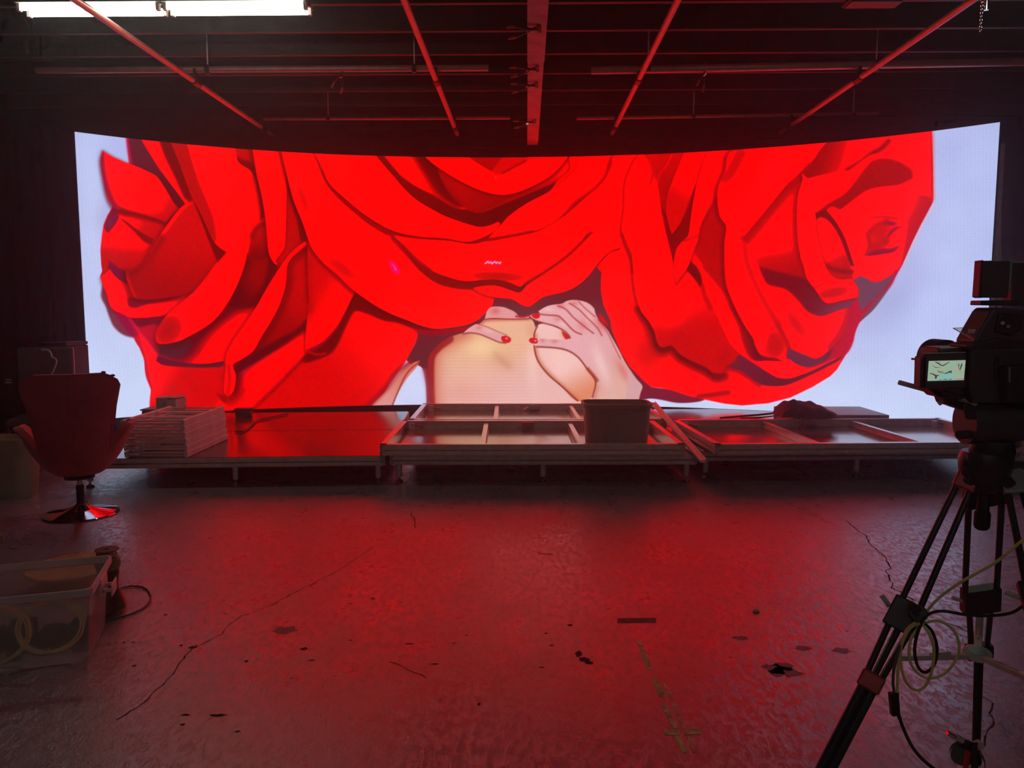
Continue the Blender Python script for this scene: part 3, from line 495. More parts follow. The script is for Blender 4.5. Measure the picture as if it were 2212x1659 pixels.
["Lc",[205,150,135],0.28,1.6,0,[[407.8,74.3],[470.6,73.5],[530.6,74.3]]],
["Lc",[150,25,30],0.8,6,0,[[423,111.4],[408,100.7],[398.4,85.7],[397.9,40.6],[399.4,10.3]]],
["Lc",[205,150,135],0.28,1.6,0,[[407.7,70.1],[470.6,69.3],[530.6,70.1]]],
["Lc",[150,25,30],0.8,6,0,[[423,111.4],[408,100.7],[398.4,85.7],[397.9,40.6],[399.4,10.3]]],
["Lc",[205,150,135],0.28,1.6,0,[[407.7,65.9],[470.6,65.1],[530.7,65.9]]],
["Lc",[150,25,30],0.8,6,0,[[423,111.4],[408,100.7],[398.4,85.7],[397.9,40.6],[399.4,10.3]]],
["Lc",[205,150,135],0.28,1.6,0,[[407.7,61.7],[470.6,60.9],[530.7,61.7]]],
["Lc",[150,25,30],0.8,6,0,[[423,111.4],[408,100.7],[398.4,85.7],[397.9,40.6],[399.4,10.3]]],
["Lc",[205,150,135],0.28,1.6,0,[[407.6,57.5],[470.6,56.7],[530.7,57.4]]],
["Lc",[150,25,30],0.8,6,0,[[423,111.4],[408,100.7],[398.4,85.7],[397.9,40.6],[399.4,10.3]]],
["Lc",[205,150,135],0.28,1.6,0,[[407.6,53.2],[470.6,52.4],[530.7,53.2]]],
["Lc",[150,25,30],0.8,6,0,[[423,111.4],[408,100.7],[398.4,85.7],[397.9,40.6],[399.4,10.3]]],
["Lc",[205,150,135],0.28,1.6,0,[[407.5,49],[470.6,48.2],[530.7,49]]],
["Lc",[150,25,30],0.8,6,0,[[423,111.4],[408,100.7],[398.4,85.7],[397.9,40.6],[399.4,10.3]]],
["Lc",[205,150,135],0.28,1.6,0,[[407.5,44.8],[470.5,44],[530.7,44.8]]],
["Lc",[150,25,30],0.8,6,0,[[423,111.4],[408,100.7],[398.4,85.7],[397.9,40.6],[399.4,10.3]]],
["Lc",[205,150,135],0.28,1.6,0,[[407.5,40.6],[470.5,39.7],[530.7,40.5]]],
["Lc",[150,25,30],0.8,6,0,[[423,111.4],[408,100.7],[398.4,85.7],[397.9,40.6],[399.4,10.3]]],
["Lc",[205,150,135],0.28,1.6,0,[[407.4,36.3],[470.5,35.5],[530.7,36.3]]],
["Lc",[150,25,30],0.8,6,0,[[423,111.4],[408,100.7],[398.4,85.7],[397.9,40.6],[399.4,10.3]]],
["Lc",[205,150,135],0.28,1.6,0,[[407.4,32.1],[470.5,31.3],[530.7,32.1]]],
["Lc",[150,25,30],0.8,6,0,[[423,111.4],[408,100.7],[398.4,85.7],[397.9,40.6],[399.4,10.3]]],
["Lc",[205,150,135],0.28,1.6,0,[[407.3,27.9],[470.5,27],[530.8,27.8]]],
["Lc",[150,25,30],0.8,6,0,[[423,111.4],[408,100.7],[398.4,85.7],[397.9,40.6],[399.4,10.3]]],
["Lc",[205,150,135],0.28,1.6,0,[[407.3,23.6],[470.5,22.8],[530.8,23.6]]],
["Lc",[150,25,30],0.8,6,0,[[423,111.4],[408,100.7],[398.4,85.7],[397.9,40.6],[399.4,10.3]]],
["Bc",[212,150,118],0.5,[493.5,85.6],26,26,0,1],
["Bc",[225,180,130],0.5,[476.7,103.6],60,30,0,1],
["Lc",[200,140,120],0.5,9,0,[[499.5,76.6],[491.7,82.6],[482.7,91.6]]],
["Bc",[248,215,165],0.6,[464.7,100.6],45,22,0,1],
["Bc",[215,150,125],0.6,[529.3,121.5],12,22,0,1],
["Bc",[248,205,200],0.6,[530.6,76.7],14,50,0,1],
["Bc",[225,150,135],0.5,[440.4,40.4],60,30,0,1],
["Lc",[180,70,50],0.6,5,0,[[457.7,129.2],[464.9,132.2],[472,135.8],[494.7,136.9],[526.3,137.6]]],
["F",[240,192,188],0,1,0,0,1,[[533,101.3],[531.7,112.6],[534.1,124.5],[537.6,129.3],[545.4,131],[557.9,127.5],[575.1,118.7],[587.1,100.9],[597.3,86.1],[608.2,68.3],[612.4,56.4],[608.5,36.6],[587.7,31.4],[568.5,49.3],[551.6,64.2],[540.2,77.9],[535.4,88.7]],[222,135,100],[572.5,76.9],[597.8,34]],
["Lc",[205,110,85],0.8,7,0,[[533.5,115.6],[534.2,94.7],[541.4,77.9],[554.6,63],[569.7,49.3],[588.9,32.7]]],
["Bc",[215,110,80],0.7,[575.1,118.7],14,14,0,1],
["L",[120,30,20],0.9,1.8,0,[[537.1,128.1],[532.9,117.4],[533,101.3],[535.4,88.7],[540.8,77.9],[552.2,64.2],[569.1,49.9],[589.5,31.5]]],
["F",[190,35,28],0,1,0,0,2,[[568,122.2],[576.9,116.3],[578.7,112.1],[573.4,110.9],[569.8,116.3]]],
["F",[226,168,174],0,1,0,0,1,[[526.9,141.1],[530.5,143.5],[540,144.1],[538.2,147],[545.9,151.8],[554.2,154.7],[567.8,156.5],[574.9,160],[582.5,161.2],[593.7,160],[602.6,156.5],[609.1,150.6],[610.9,144.7],[614.5,137.7],[624,127.1],[631.2,115.3],[641.4,97.7],[648,84.8],[654,75.4],[663.5,61.3],[671.8,50.8],[666.2,36.4],[665.5,9.6],[606.4,8.2],[607.9,36.5],[611.9,50.4],[611.2,60.6],[602.2,72.4],[590.8,86.6],[579.5,95.5],[562.8,99.6],[536.5,101.9],[528.8,105.4],[526.4,108.4],[530.5,112],[539.5,112],[560.3,110.9],[578.2,110.9],[579.3,114.5],[573.4,120.4],[563.2,126.9],[551.3,130.5],[539.4,133.4],[531.7,137]],[222,170,160],[590.1,95],[632.2,35.8]],
["Bc",[208,95,92],0.55,[563.2,136.4],10,6,-0.4,1],
["Bc",[208,95,92],0.55,[567.2,154.1],10,6,0,1],
["Bc",[208,95,92],0.55,[583.7,157.1],10,5,0,1],
["Bc",[208,95,92],0.55,[559.2,108.5],8,5,0,1],
["Bc",[208,95,92],0.55,[596.9,130.6],12,14,-0.6,1],
["Bc",[208,95,92],0.55,[543.7,109.6],6,5,0,1],
["Bc",[208,95,92],0.55,[616.9,130.6],10,20,0.5,1],
["Bc",[208,95,92],0.55,[646.4,71.7],10,30,0.5,1],
["Bc",[240,205,205],0.7,[619.9,77.4],12,50,0.35,1],
["Bc",[238,190,190],0.6,[601.6,136.5],10,14,-0.5,1],
["Bc",[240,200,205],0.6,[551.2,149.4],10,4,0,1],
["Bc",[238,195,195],0.6,[569.1,130.5],12,5,-0.6,1],
["L",[150,40,40],0.8,1.8,0,[[536.4,143.5],[547.1,142.3],[554.2,141.7],[564.3,140.5],[573.3,132.3],[584,121.6],[593.5,117.5]]],
["L",[160,50,50],0.8,1.8,0,[[563.1,153.5],[573.2,149.4],[582.7,139.4],[597,127.6],[608.8,118.8]]],
["L",[160,50,50],0.7,1.8,0,[[577.8,157.1],[589.7,149.4],[600.4,138.8],[613.5,125.9],[619.5,115.9]]],
["L",[165,60,55],0.7,1.6,0,[[589.6,159.4],[596.7,151.8],[610.4,140]]],
["L",[170,60,60],0.6,1.8,0,[[614.5,136.5],[625.3,121.8],[634.3,104.2],[643.3,86.5]]],
["L",[150,45,40],0.8,1.8,0,[[530.5,136.4],[545.4,131.6],[560.3,127.5],[573.4,120.4],[579.3,112.7]]],
["L",[130,35,28],0.9,2,0,[[536.5,101.3],[562.8,99.6],[578.3,95.5],[590.8,86.6],[602.2,71.8],[610.6,61.1],[612.5,53.4],[608.5,36.6]]],
["L",[150,40,30],0.8,4,0,[[602.2,73],[610,64.1],[614.2,58.2]]],
["Lc",[205,110,95],0.5,6,0,[[614.3,50.4],[610.9,35.4]]],
["F",[210,160,165],0,1,0,0,2,[[653.4,74.8],[663.5,61.3],[670.6,52],[666.4,27.5],[648.8,27.1],[653.1,54]]],
["F",[120,20,35],0,1,0,0,1.5,[[613.9,144.7],[619.2,142.4],[628.7,127.7],[632.3,117.7],[622.8,127.7],[615.1,136.5]]],
["F",[205,10,20],0,1,0,0,2,[[615.6,144.7],[620.9,140],[628.1,128.3],[622.8,130.6],[616.3,137.7]]],
["F",[212,18,26],0,1,0,0,1,[[528.1,142.3],[534,144.1],[540.6,142.3],[538.8,138.2],[532.9,137.6]]],
["F",[205,12,22],0,1,0,0,1,[[525.8,109.6],[528.7,112.6],[536.5,112],[537.7,107.8],[535.9,105.4],[528.8,106]]],
["B",[255,230,230],0.95,[534.7,109],2.2,1.3,0,1],
["F",[222,150,152],0,1,0,0,1,[[469.1,136.3],[472.1,147],[478.6,152.4],[491.7,152.4],[500.7,149.4],[507.8,145.9],[515,139.9],[526.3,140.5],[526.3,138.1],[518.6,137],[494.7,137.5],[479.8,138.1]]],
["Bc",[205,80,85],0.6,[482.8,147],10,8,0,1],
["L",[180,20,30],0.9,2.5,0,[[509.6,140.5],[518.6,139.3],[526.3,142.3]]],
["L",[150,40,40],0.8,1.6,0,[[467.9,136.3],[479.8,137.5],[494.7,136.9],[518.6,136.7],[527.5,138.1]]],
["F",[226,160,162],0,1,0,0,1,[[440.9,118.5],[449.3,125.6],[458.9,130.4],[469.6,127.4],[485.7,120.3],[497.7,115.5],[503.1,111.9],[502.5,107.2],[495.9,106],[487.5,107.7],[473.8,113.1],[461.8,117.3],[449.9,119.1]]],
["Bc",[205,100,100],0.5,[461.9,125.6],8,5,0,1],
["Bc",[238,190,195],0.6,[473.8,121.5],14,4,-0.4,1],
["L",[140,40,35],0.8,1.8,0,[[440.9,117.9],[450.5,119.1],[462.4,117.3],[474.4,112.5],[487.5,107.1],[495.9,105.7]]],
["L",[150,60,55],0.6,1.3,0,[[460.7,129.8],[470.8,127.4],[485.7,120.9],[497.7,116.1]]],
["F",[208,14,22],0,1,0,0,1,[[490.5,114.3],[495.9,115.5],[501.9,113.1],[503.1,109.6],[499.5,106],[492.9,107.1],[490.5,110.7]]],
["B",[255,230,225],0.95,[497.1,111.9],2.4,1.4,-0.2,1],
["F",[118,22,48],0,1,0,0,1.8,[[652.2,77.7],[675.2,56.8],[684,51.1],[708.3,48.1],[730.1,41.1],[750.5,38.8],[745.5,35.1],[730.9,32.3],[713.7,31.8],[696.4,34.8],[681.4,36.2],[667.4,32.9],[669.6,42.5],[673.5,54.4],[669.4,55.5]]],
["G",[228,0,0],0,1,0,0,1,[[642.6,347.6],[729.4,349.3],[835.8,348.3],[915.2,348.1],[984.8,346.6],[987.2,332.7],[990.8,265.5],[980.3,242.1],[972.5,223.5],[963.9,199.1],[953.6,178.4],[945.2,164],[934.9,147.9],[921,133.1],[917.5,120.8],[915,109.5],[909.1,97],[900.3,79.4],[893,71],[874.1,57.5],[849.6,43.5],[824.8,35.5],[794,31.2],[773,32.7],[748.3,37],[730.1,40.5],[708.3,47.5],[695,50.1],[684,50.5],[675.2,56.8],[655.1,76.6],[643.7,95.4],[632.3,122.4],[629.8,135.9],[620.8,155.9],[617.6,173.4],[618,194.4],[624.2,206.5],[644.2,229.4],[642.8,246.6],[646.5,275.1]]],
["Lc",[185,0,45],0.8,12,0,[[986.6,336.7],[990.8,265.5],[980.3,242.1],[972.5,223.5],[963.9,199.1],[953.6,178.4],[937.7,151],[920.1,129.9],[916.9,111.2],[908.2,94.8]]],
["Lc",[190,0,20],0.6,28,0,[[986.8,331.8],[988,268.2],[971.8,229.6],[961.3,204.8]]],
["L",[235,180,190],0.8,1.2,0,[[986.4,340.6],[991.3,265.5],[980.8,241.5],[964.4,198.6]]],
["Bc",[245,0,0],0.6,[625.9,165.8],10,40,0.1,1],
["Bc",[208,0,0],0.7,[678,95.7],50,60,-0.5,1],
["Bc",[210,0,0],0.6,[769.9,45.3],60,14,0.1,1],
["L",[150,0,8],0.8,4,0,[[741.4,40.9],[758.8,43.2],[776.5,46.7]]],
["L",[165,0,0],0.7,2.6,0,[[617.8,211.2],[628.7,220.9],[634.5,223.8],[642,225.4]]],
["F",[226,0,0],0,1,0,0,1,[[612.1,202.6],[628.7,220.4],[642,224.8],[643.4,243.8],[650.6,223.6],[656.7,206.2],[658.7,184.3],[661.8,168],[667.3,148.8],[648,162.8],[630.3,183.3]]],
["Bc",[210,0,0],0.6,[636.2,177.4],20,20,0,1],
["L",[95,0,2],0.9,9,0,[[665.6,149.4],[677.4,132],[684,118],[688.3,104],[695.3,97.7],[707.8,100.2],[718.3,89.3],[734.3,80.3],[748.5,74.2],[761,65.8],[770.4,67.2]]],
["F",[235,0,0],0.3,4,-1,-2,0.8,[[647.1,309.1],[662,339.1],[679.5,340.6],[691.5,302.1],[691,268.4],[698.8,241],[707.3,208.4],[710.7,181.6],[724.4,199.7],[735.3,188.2],[740.2,189.3],[746.3,167.6],[752.8,153.4],[759.6,144.9],[770.7,121.1],[790,95.2],[774.6,78.8],[768.7,70.1],[758.1,70.9],[748.4,78.2],[734.2,84.3],[718.2,92.8],[707.2,103.7],[695.2,101.8],[689.4,107],[685.1,121.5],[678.5,133.7],[667.3,148.8],[661.3,168],[658.7,184.3],[656,209.1],[650.6,223.6],[642.8,245.5],[645.3,275.1]],[205,0,0],[699,200],[735.1,96.5]],
["Bc",[236,0,0],0.8,[699.5,177.1],25,90,0.2,1],
["Bc",[195,0,0],0.7,[717.9,107.9],30,30,-0.5,1],
["Bc",[188,0,0],0.7,[771.6,85.6],20,25,0.6,1],
["Lc",[205,0,0],0.5,4,0,[[660.4,188.9],[663,165.7],[668.5,149.4]]],
["L",[130,0,0],0.8,3,0,[[642.9,243.8],[648.2,230.5],[654.2,216.6],[656.8,194.7]]],
["L",[208,0,0],0.7,5,0,[[659.8,335.8],[650.5,309],[646.9,280.8],[644.6,246.6]]],
["F",[120,0,0],0,1,0,0,3,[[760.9,70.4],[770.4,69.5],[766.6,63.7],[758.3,64]]],
["L",[196,0,0],0.7,6,0,[[685.3,333.1],[681,319.3],[676.8,302.6]]],
["F",[205,0,0],0,1,0,0,4,[[665.4,341.2],[685.1,340.4],[696.9,313.1],[685.8,302.3],[674,330.8]]],
["F",[200,0,0],0,1,0,0,2,[[676.7,341.9],[719.7,341],[705.4,307.2],[697.9,287.9],[697.3,262.5],[692.1,268.3],[685.8,305.1]],[165,0,0],[690.8,335.7],[702.9,290.5]],
["L",[235,0,0],0.6,2,0,[[702.5,338],[696.6,325.4],[688.4,316.2],[685.8,305.1]]],
["F",[118,0,0],0,1,0,0,2,[[690.7,279.6],[698.4,262.5],[702,251.1],[704.4,242],[714.8,255.9],[723.8,275.8],[731.6,300.6],[735,297.7],[728.6,261.6],[726.3,240.4],[719.7,234.3],[711,221.5],[708,202.7],[702.5,225],[697,245.6]]],
["F",[224,0,0],0.3,3,0,-2,0.8,[[718,342.8],[746.5,341.2],[739.3,324.6],[731.6,301.7],[722.7,278.1],[714.8,255.9],[704.4,241.4],[701.4,251.7],[697.2,268.2],[697.9,289.6],[703.2,305.1]],[210,0,0],[724.7,312],[703.1,279.3]],
["F",[178,0,0],0,1,0,0,2,[[738.3,247.9],[746.2,266.7],[757.2,286.2],[762.1,262.8],[770.1,249.7],[768.7,218],[770.6,188.9],[777.8,162.4],[753,188],[738.1,208],[732.4,217.7]]],
["F",[228,0,0],0,1,0,0,1,[[731.2,219.4],[742.1,205.1],[752.9,191.9],[769.4,172],[780.2,156.8],[791.1,135.4],[804.7,114.1],[807.1,106.2],[817.7,91.2],[812.7,81],[801.7,85.2],[790,95.2],[779.3,105.8],[770.7,121.1],[759.6,144.9],[752.8,153.4],[746.3,167.6],[740.2,189.3],[735,199.5]]],
["F",[150,0,0],0,1,0,0,6,[[773.2,170.9],[780.1,159.6],[791.6,135.4],[805.2,114.1],[808.8,103.4],[818.8,91.3],[839.1,88.4],[839.2,84.5],[818,83.4],[804.3,89.2],[794.6,106],[787.4,131.4],[778.1,151.1]],[120,0,32],[795.2,125.8],[817.9,86.7]],
["L",[175,0,0],0.7,4,0,[[743.8,202.2],[758.1,185.1],[775,165.2]]],
["F",[95,0,0],0,1,0,0,3,[[722.1,202],[727.5,209.3],[734.9,201.8],[740.2,192.1],[742.7,178.5],[740,176.8],[733,187.1],[724.4,196.8]]],
["L",[165,0,0],0.6,5,0,[[742.7,178.5],[746.4,165.4],[753.9,151.7]]],
["F",[234,0,0],0.3,4,1,-2,0.8,[[745.5,341.3],[778.5,339.3],[767.3,314.9],[757.2,286.2],[746.2,266.7],[738.3,247.9],[736.4,235.1],[730.1,218.8],[724.4,200.8],[710.7,181.6],[708.1,197.6],[709.9,221.5],[719.1,234.9],[724.6,240.4],[728.4,272.3],[732.7,298.9],[738.3,320.8]]],
["Lc",[195,0,0],0.8,5,0,[[719.7,233.7],[729.2,236.4],[736.8,240.1]]],
["Lc",[170,0,0],0.5,4,0,[[768.5,309.9],[757.2,286.2],[746.2,266.7],[738.3,247.9]]],
["Bc",[200,0,0],0.6,[716.1,194.1],10,22,-0.3,1],
["F",[232,0,0],0.45,6,-3,-3,0.8,[[775.2,339.5],[886.2,343.5],[864.7,320],[852.5,308.9],[836.5,295.6],[817.5,271.4],[790.4,236.3],[798.8,222.8],[813.6,191],[819.3,179.4],[835.2,175.3],[855.6,159.3],[865.8,147.3],[880.8,141.9],[899.6,148.9],[913.3,152.7],[913.8,141],[907.1,122.8],[895.2,105.3],[878.5,91.8],[862.9,95.7],[847.1,101.4],[844.3,91.9],[839.1,87.9],[831.1,91],[820.9,91.9],[812.8,95.6],[807.1,106.2],[804.7,114.1],[791.1,135.4],[775.5,167.5],[770,188.9],[767.9,228.7],[769.5,249.7],[761.6,262.8],[758.1,292.2],[766.2,315.5]]],
["Lc",[190,0,0],0.8,12,0,[[783.9,335.1],[773.7,315],[766.4,307.2]]],
["Lc",[198,0,0],0.6,10,0,[[791,236.3],[793.9,209.7],[804.3,181.8],[815.7,159.5],[832.4,131.7]]],
["Bc",[208,0,0],0.6,[816.4,307.1],30,50,-0.6,1],
["Bc",[185,0,0],0.75,[827.9,106.6],26,30,0,1],
["Bc",[205,0,0],0.7,[853.4,131.9],20,60,0.6,1],
["L",[160,0,0],0.6,4,0,[[788.8,235.3],[792.6,234.1]]],
["Bc",[242,0,0],0.8,[808.3,137.1],10,60,0.35,1],
["Lc",[170,0,0],0.6,4,0,[[832.4,131.7],[843.7,109.7],[847.1,100.9]]],
["Lc",[185,0,30],0.7,12,0,[[913.4,149.5],[905.6,122.7],[894.2,105.3]]],
["F",[232,0,0],0,1,0,0,1,[[790.9,236.9],[817.6,270.3],[836.6,294.5],[853.5,307.7],[854.8,299.7],[850.8,284.5],[849.8,267.5],[851.4,236.9],[855.9,210.3],[859.3,201],[864,184.2],[841,192.2],[819.8,198.1],[809.7,200],[798.8,222.8]],[175,0,0],[829.3,230.7],[835.9,186.8]],
["Lc",[150,0,0],0.85,13,0,[[791.5,234.6],[817.6,267.6],[837.7,291.8],[855.2,303.4]]],
["Lc",[160,0,0],0.7,9,0,[[851.6,288.7],[849.8,267.5],[850.8,236.9],[855.9,208.2],[862.9,186.4]]],
["L",[238,0,0],0.9,2,0,[[792.9,241.8],[817.5,272.4],[836.5,296.1],[851.5,308.9]]],
["F",[112,0,15],0,1,0,0,4,[[809.7,200],[819.8,197.5],[841,191.7],[864,184.2],[874.1,171.1],[880,161.9],[887.8,155.9],[917.8,162.2],[919.7,152.6],[910.9,152.1],[899.6,148.9],[880.8,141.9],[865.8,147.3],[855.6,159.3],[841.6,173.1],[819.3,180.5]],[110,45,70],[851.9,175.7],[910.7,156.4]],
["F",[150,0,0],0,1,0,0,1.5,[[855.1,305.5],[864.7,320],[886.2,343.5],[946,342.9],[943.1,334.3],[927.6,322.9],[916.1,314.4],[902.8,306.9],[884.2,305.3],[860.4,300.9]],[222,0,0],[867.1,324.5],[902,316.2]],
["F",[226,0,0],0,1,0,0,8,[[936.6,345.6],[985.4,343.7],[989.8,268],[964.7,285.1],[954.5,306],[930.6,318.5],[937.3,328.9]]],
["L",[235,0,0],0.5,3,0,[[860.4,300.9],[884.3,303.8],[902.9,305.3]]],
["L",[130,0,10],0.85,4,0,[[943.6,334.7],[936.4,327.5],[927.6,322.9],[916.1,314.4],[902.8,307.4]]],
["L",[150,0,0],0.9,10,0,[[856.7,304.3],[863.5,313.3]]],
["F",[232,0,0],0,1,0,0,1.2,[[860.4,300.9],[884.2,304.8],[902.8,306.4],[927.6,322.4],[940.2,315],[939.1,307.1],[921.7,294.5],[894.7,276.9],[869.9,260],[867.8,277.1],[863.2,293.3]]],
["F",[172,0,0],0,1,0,0,4,[[926.1,312.9],[940.2,316],[956.7,309.8],[967.6,300.7],[968.9,292.2],[953.1,286.1],[927.3,284.3],[910.9,274.2],[896.7,262.7],[889.1,267.3],[881.8,264.6],[869.9,259],[884,270.8],[903.3,282.5]],[150,0,0],[945.2,307],[898.9,269.9]],
["F",[112,0,0],0,1,0,0,2.5,[[868.4,260.1],[881.7,265.7],[889.6,255.8],[895.9,244.9],[903.4,229.9],[915.4,198.5],[910,200.2],[898.5,230.1],[886.3,249.6],[876.6,256],[871.2,252.5]]],
["F",[226,0,0],0,1,0,0,2.5,[[870.7,252.6],[876.6,255.4],[886.4,248.6],[897.5,229.1],[909,200.3],[913.1,183.3],[898.3,183.6],[888.6,189.6],[883.1,200.4],[873.3,236]],[190,0,0],[886,217.9],[902.2,185.6]],
["L",[120,0,0],0.8,5,0,[[884.7,199.3],[894.4,194.8],[910.8,191.8]]],
["F",[234,0,0],0,1,0,0,2,[[881.8,263.6],[889.1,266.8],[896.7,263.2],[910.9,273.7],[927.4,283.8],[955.5,284.9],[965.1,275.1],[961.6,250.3],[966.7,239.9],[961.6,199.7],[955,190.2],[944.5,182.7],[935.5,180.8],[922.2,187.9],[916.5,195.3],[913.4,200.7],[903.3,230.9],[893.8,248.2]]],
["Bc",[205,0,0],0.8,[938.8,236.4],40,30,0.6,1],
["Lc",[210,0,0],0.8,4,0,[[900.4,256.2],[923.9,252.7],[942.9,252.5],[957,249.6]]],
["Lc",[185,0,0],0.8,3,0,[[926.5,234.5],[929.5,221.4],[925.1,211.2]]],
["Lc",[190,0,0],0.7,4,0,[[929.3,236.9],[936.2,242.7],[945.5,247.3]]],
["F",[140,0,60],0,1,0,0,2,[[942.3,244.4],[946.9,246.7],[952.5,245.8],[955.9,243.6],[950.3,242.9]]],
["F",[145,0,60],0,1,0,0,2,[[963,240.1],[957.5,238.9],[950.8,233.2],[945,225.4],[949.3,234.8],[955.1,240.1]]],
["F",[140,0,50],0,1,0,0,2,[[925.6,210.2],[932.1,215.1],[942,216.8],[951.9,216.9],[960.2,220.1],[954,213.2],[942.3,211.1],[932.8,209.9]]],
["L",[185,0,0],0.7,8,0,[[932.4,218.7],[939.5,221],[945,224.9]]],
["L",[215,0,0],0.9,2,0,[[941.9,220.9],[951.4,218.9],[959.2,221.6]]],
["Bc",[205,0,0],0.6,[931.2,190.2],60,12,-0.1,1],
["F",[234,0,0],0.2,4,-2,-2,0.8,[[853.5,307.7],[858.3,302.6],[862.5,297],[864,283.7],[868.6,267.5],[871.2,253.1],[873.3,236],[883.1,200.4],[888.6,189.6],[898.3,183.6],[913.1,183.3],[918.9,172.2],[917.8,163.2],[903.6,160.1],[887.8,156.5],[880,161.9],[874.1,171.1],[863.9,185.3],[859.3,201],[855.9,210.3],[851.4,236.9],[849.8,267.5],[850.8,284.5],[854.8,299.7]]],
["Lc",[195,0,0],0.5,5,0,[[864.9,272],[872.1,239.7],[881.6,202.1]]],
["Bc",[195,0,0],0.75,[892.8,168.7],40,14,0.2,1],
["Lc",[205,0,0],0.8,3,0,[[871.4,174.4],[882.4,179.6]]],
["F",[104,58,82],0,1,0,0,1.5,[[913.6,182.3],[922.2,186.8],[935.5,180.3],[944.5,182.2],[955,189.1],[953.6,178.4],[945.1,167.1],[936.4,157.8],[927.1,149.5],[920.4,146.3],[918.5,159],[920.4,171.1]]],
["L",[190,0,45],0.9,3,0,[[957.2,192.1],[953.1,178.4],[944.2,167.2],[935,157.3],[924.4,145.8]]],
["F",[110,60,80],0,1,0,0,1.5,[[952.8,175.3],[945.3,162.5],[934.9,147.4],[922.8,135.7],[922.2,137.8],[932.8,152.6],[943.3,166.1]]],
["F",[190,0,40],0,1,0,0,2,[[910.9,151.1],[915.5,159],[920.9,159],[922.7,137.8],[918.4,124.5],[916,110.1],[909.5,97.6],[895.8,91.8],[880.9,83.1],[865.6,79.2],[880.7,88.5],[895.4,102.6],[907.1,122.8]]],
["F",[98,34,58],0,1,0,0,2.5,[[845.5,103.1],[862.9,95.7],[878.5,91.2],[894.8,104.2],[890.2,91.6],[880.8,85.3],[868.1,81],[856.1,83.9],[844.3,91.9]]],
["F",[226,0,0],0,1,0,0,1.2,[[790.6,95.2],[806.6,87],[821.1,87.4],[839.1,87.3],[845.9,90.3],[857.7,82.3],[868.2,78.8],[883.4,84.8],[908.6,97],[890.9,87.2],[873.4,77.3],[858.6,70.7],[847.2,66.9],[834,67.5],[823.7,72.3],[807.8,82.5]]],
["F",[102,22,46],0,1,0,0,2,[[789,94.6],[807.8,82.5],[823.7,72.3],[834,67],[847.2,66.3],[858.6,70.1],[873.4,76.8],[890.9,86.7],[904.7,94.7],[901.8,90.3],[892.5,84],[873.5,72.9],[849,60.3],[834.8,56.9],[818.8,57.4],[808.9,61.6],[792.8,73],[782.3,76.2],[775.1,79.4],[783.7,85.3]],[92,18,36],[791,80.4],[834.8,59.1]],
["L",[140,0,35],0.5,5,0,[[775.2,77.1],[792.9,71.3],[813.4,57.2]]]]''')
pt=Painter(us*100,vsz*100,.56); pt.run(PIC)
img=np.clip(pt.img/255,0,1)
# LED pixel structure and soft mottling of the pale studio backdrop
rng=np.random.RandomState(3)
UU,VV=np.meshgrid(us,vsz); pale=np.clip((img[...,2]-.25)*2,0,1)[...,None]
weave=.012*np.sin(UU*2*math.pi/.034+VV*9)+.012*np.sin(VV*2*math.pi/.029+UU*3)
mott=rng.rand(16,52); iu=UU/U*50; iv=(VV-Z0)/(Z1-Z0)*14; a=iu.astype(int); b=iv.astype(int); fu=iu-a; fv=iv-b
fu=fu*fu*(3-2*fu); fv=fv*fv*(3-2*fv)
mt=(mott[b,a]*(1-fu)+mott[b,a+1]*fu)*(1-fv)+(mott[b+1,a]*(1-fu)+mott[b+1,a+1]*fu)*fv
img=img*(1+(weave+.035*(mt-.5)+.02*(rng.rand(NV,NU)-.5))[...,None]*pale)
img=np.clip(img,0,1)
lin=np.where(img<=.04045,img/12.92,((img+.055)/1.055)**2.4)
hot=np.clip((lin[...,0]-.64)/.18,0,1); hot=hot*hot*(3-2*hot)*np.clip((lin[...,0]-7*np.maximum(lin[...,1],lin[...,2]))/.4,0,1)
lin[...,0]*=1+HOTR*hot            # the reds are driven past what the photograph's film can hold
led=thing('led_wall','huge curved video wall showing red roses and hands on bare torso','screen',(0,9.9,0))
xs_=np.interp(us,ss,xx); ys_=np.polyval(PC,xs_)
vs=np.empty((NV,NU,3),np.float32); vs[...,0]=xs_; vs[...,1]=ys_-9.9; vs[...,2]=vsz[:,None]
me=bpy.data.meshes.new('display'); me.vertices.add(NU*NV); me.vertices.foreach_set('co',vs.ravel())
i=np.arange((NV-1)*(NU-1)); rr=i//(NU-1); cc=i%(NU-1); a=rr*NU+cc; q=np.stack([a,a+1,a+NU+1,a+NU],1).astype(np.int32)
me.loops.add(q.size); me.loops.foreach_set('vertex_index',q.ravel()); me.polygons.add(len(q)); me.polygons.foreach_set('loop_start',np.arange(0,q.size,4,dtype=np.int32))
try: me.polygons.foreach_set('loop_total',np.full(len(q),4,np.int32))
except Exception: pass
me.update(calc_edges=True)
ca=me.color_attributes.new('picture','FLOAT_COLOR','POINT'); ca.data.foreach_set('color',np.concatenate([lin,np.ones((NV,NU,1))],-1).astype(np.float32).ravel())
mm=bpy.data.materials.new('led_display'); mm.use_nodes=True; n=mm.node_tree.nodes; l=mm.node_tree.links; n.clear()
e=n.new('ShaderNodeEmission'); at_=n.new('ShaderNodeVertexColor'); at_.layer_name='picture'; o=n.new('ShaderNodeOutputMaterial'); l.new(at_.outputs['Color'],e.inputs[0]); l.new(e.outputs[0],o.inputs[0]); e.inputs[1].default_value=1.07
mm.cycles.emission_sampling='NONE'; me.materials.append(mm); dp=bpy.data.objects.new('display',me); COL.objects.link(dp); dp.parent=led
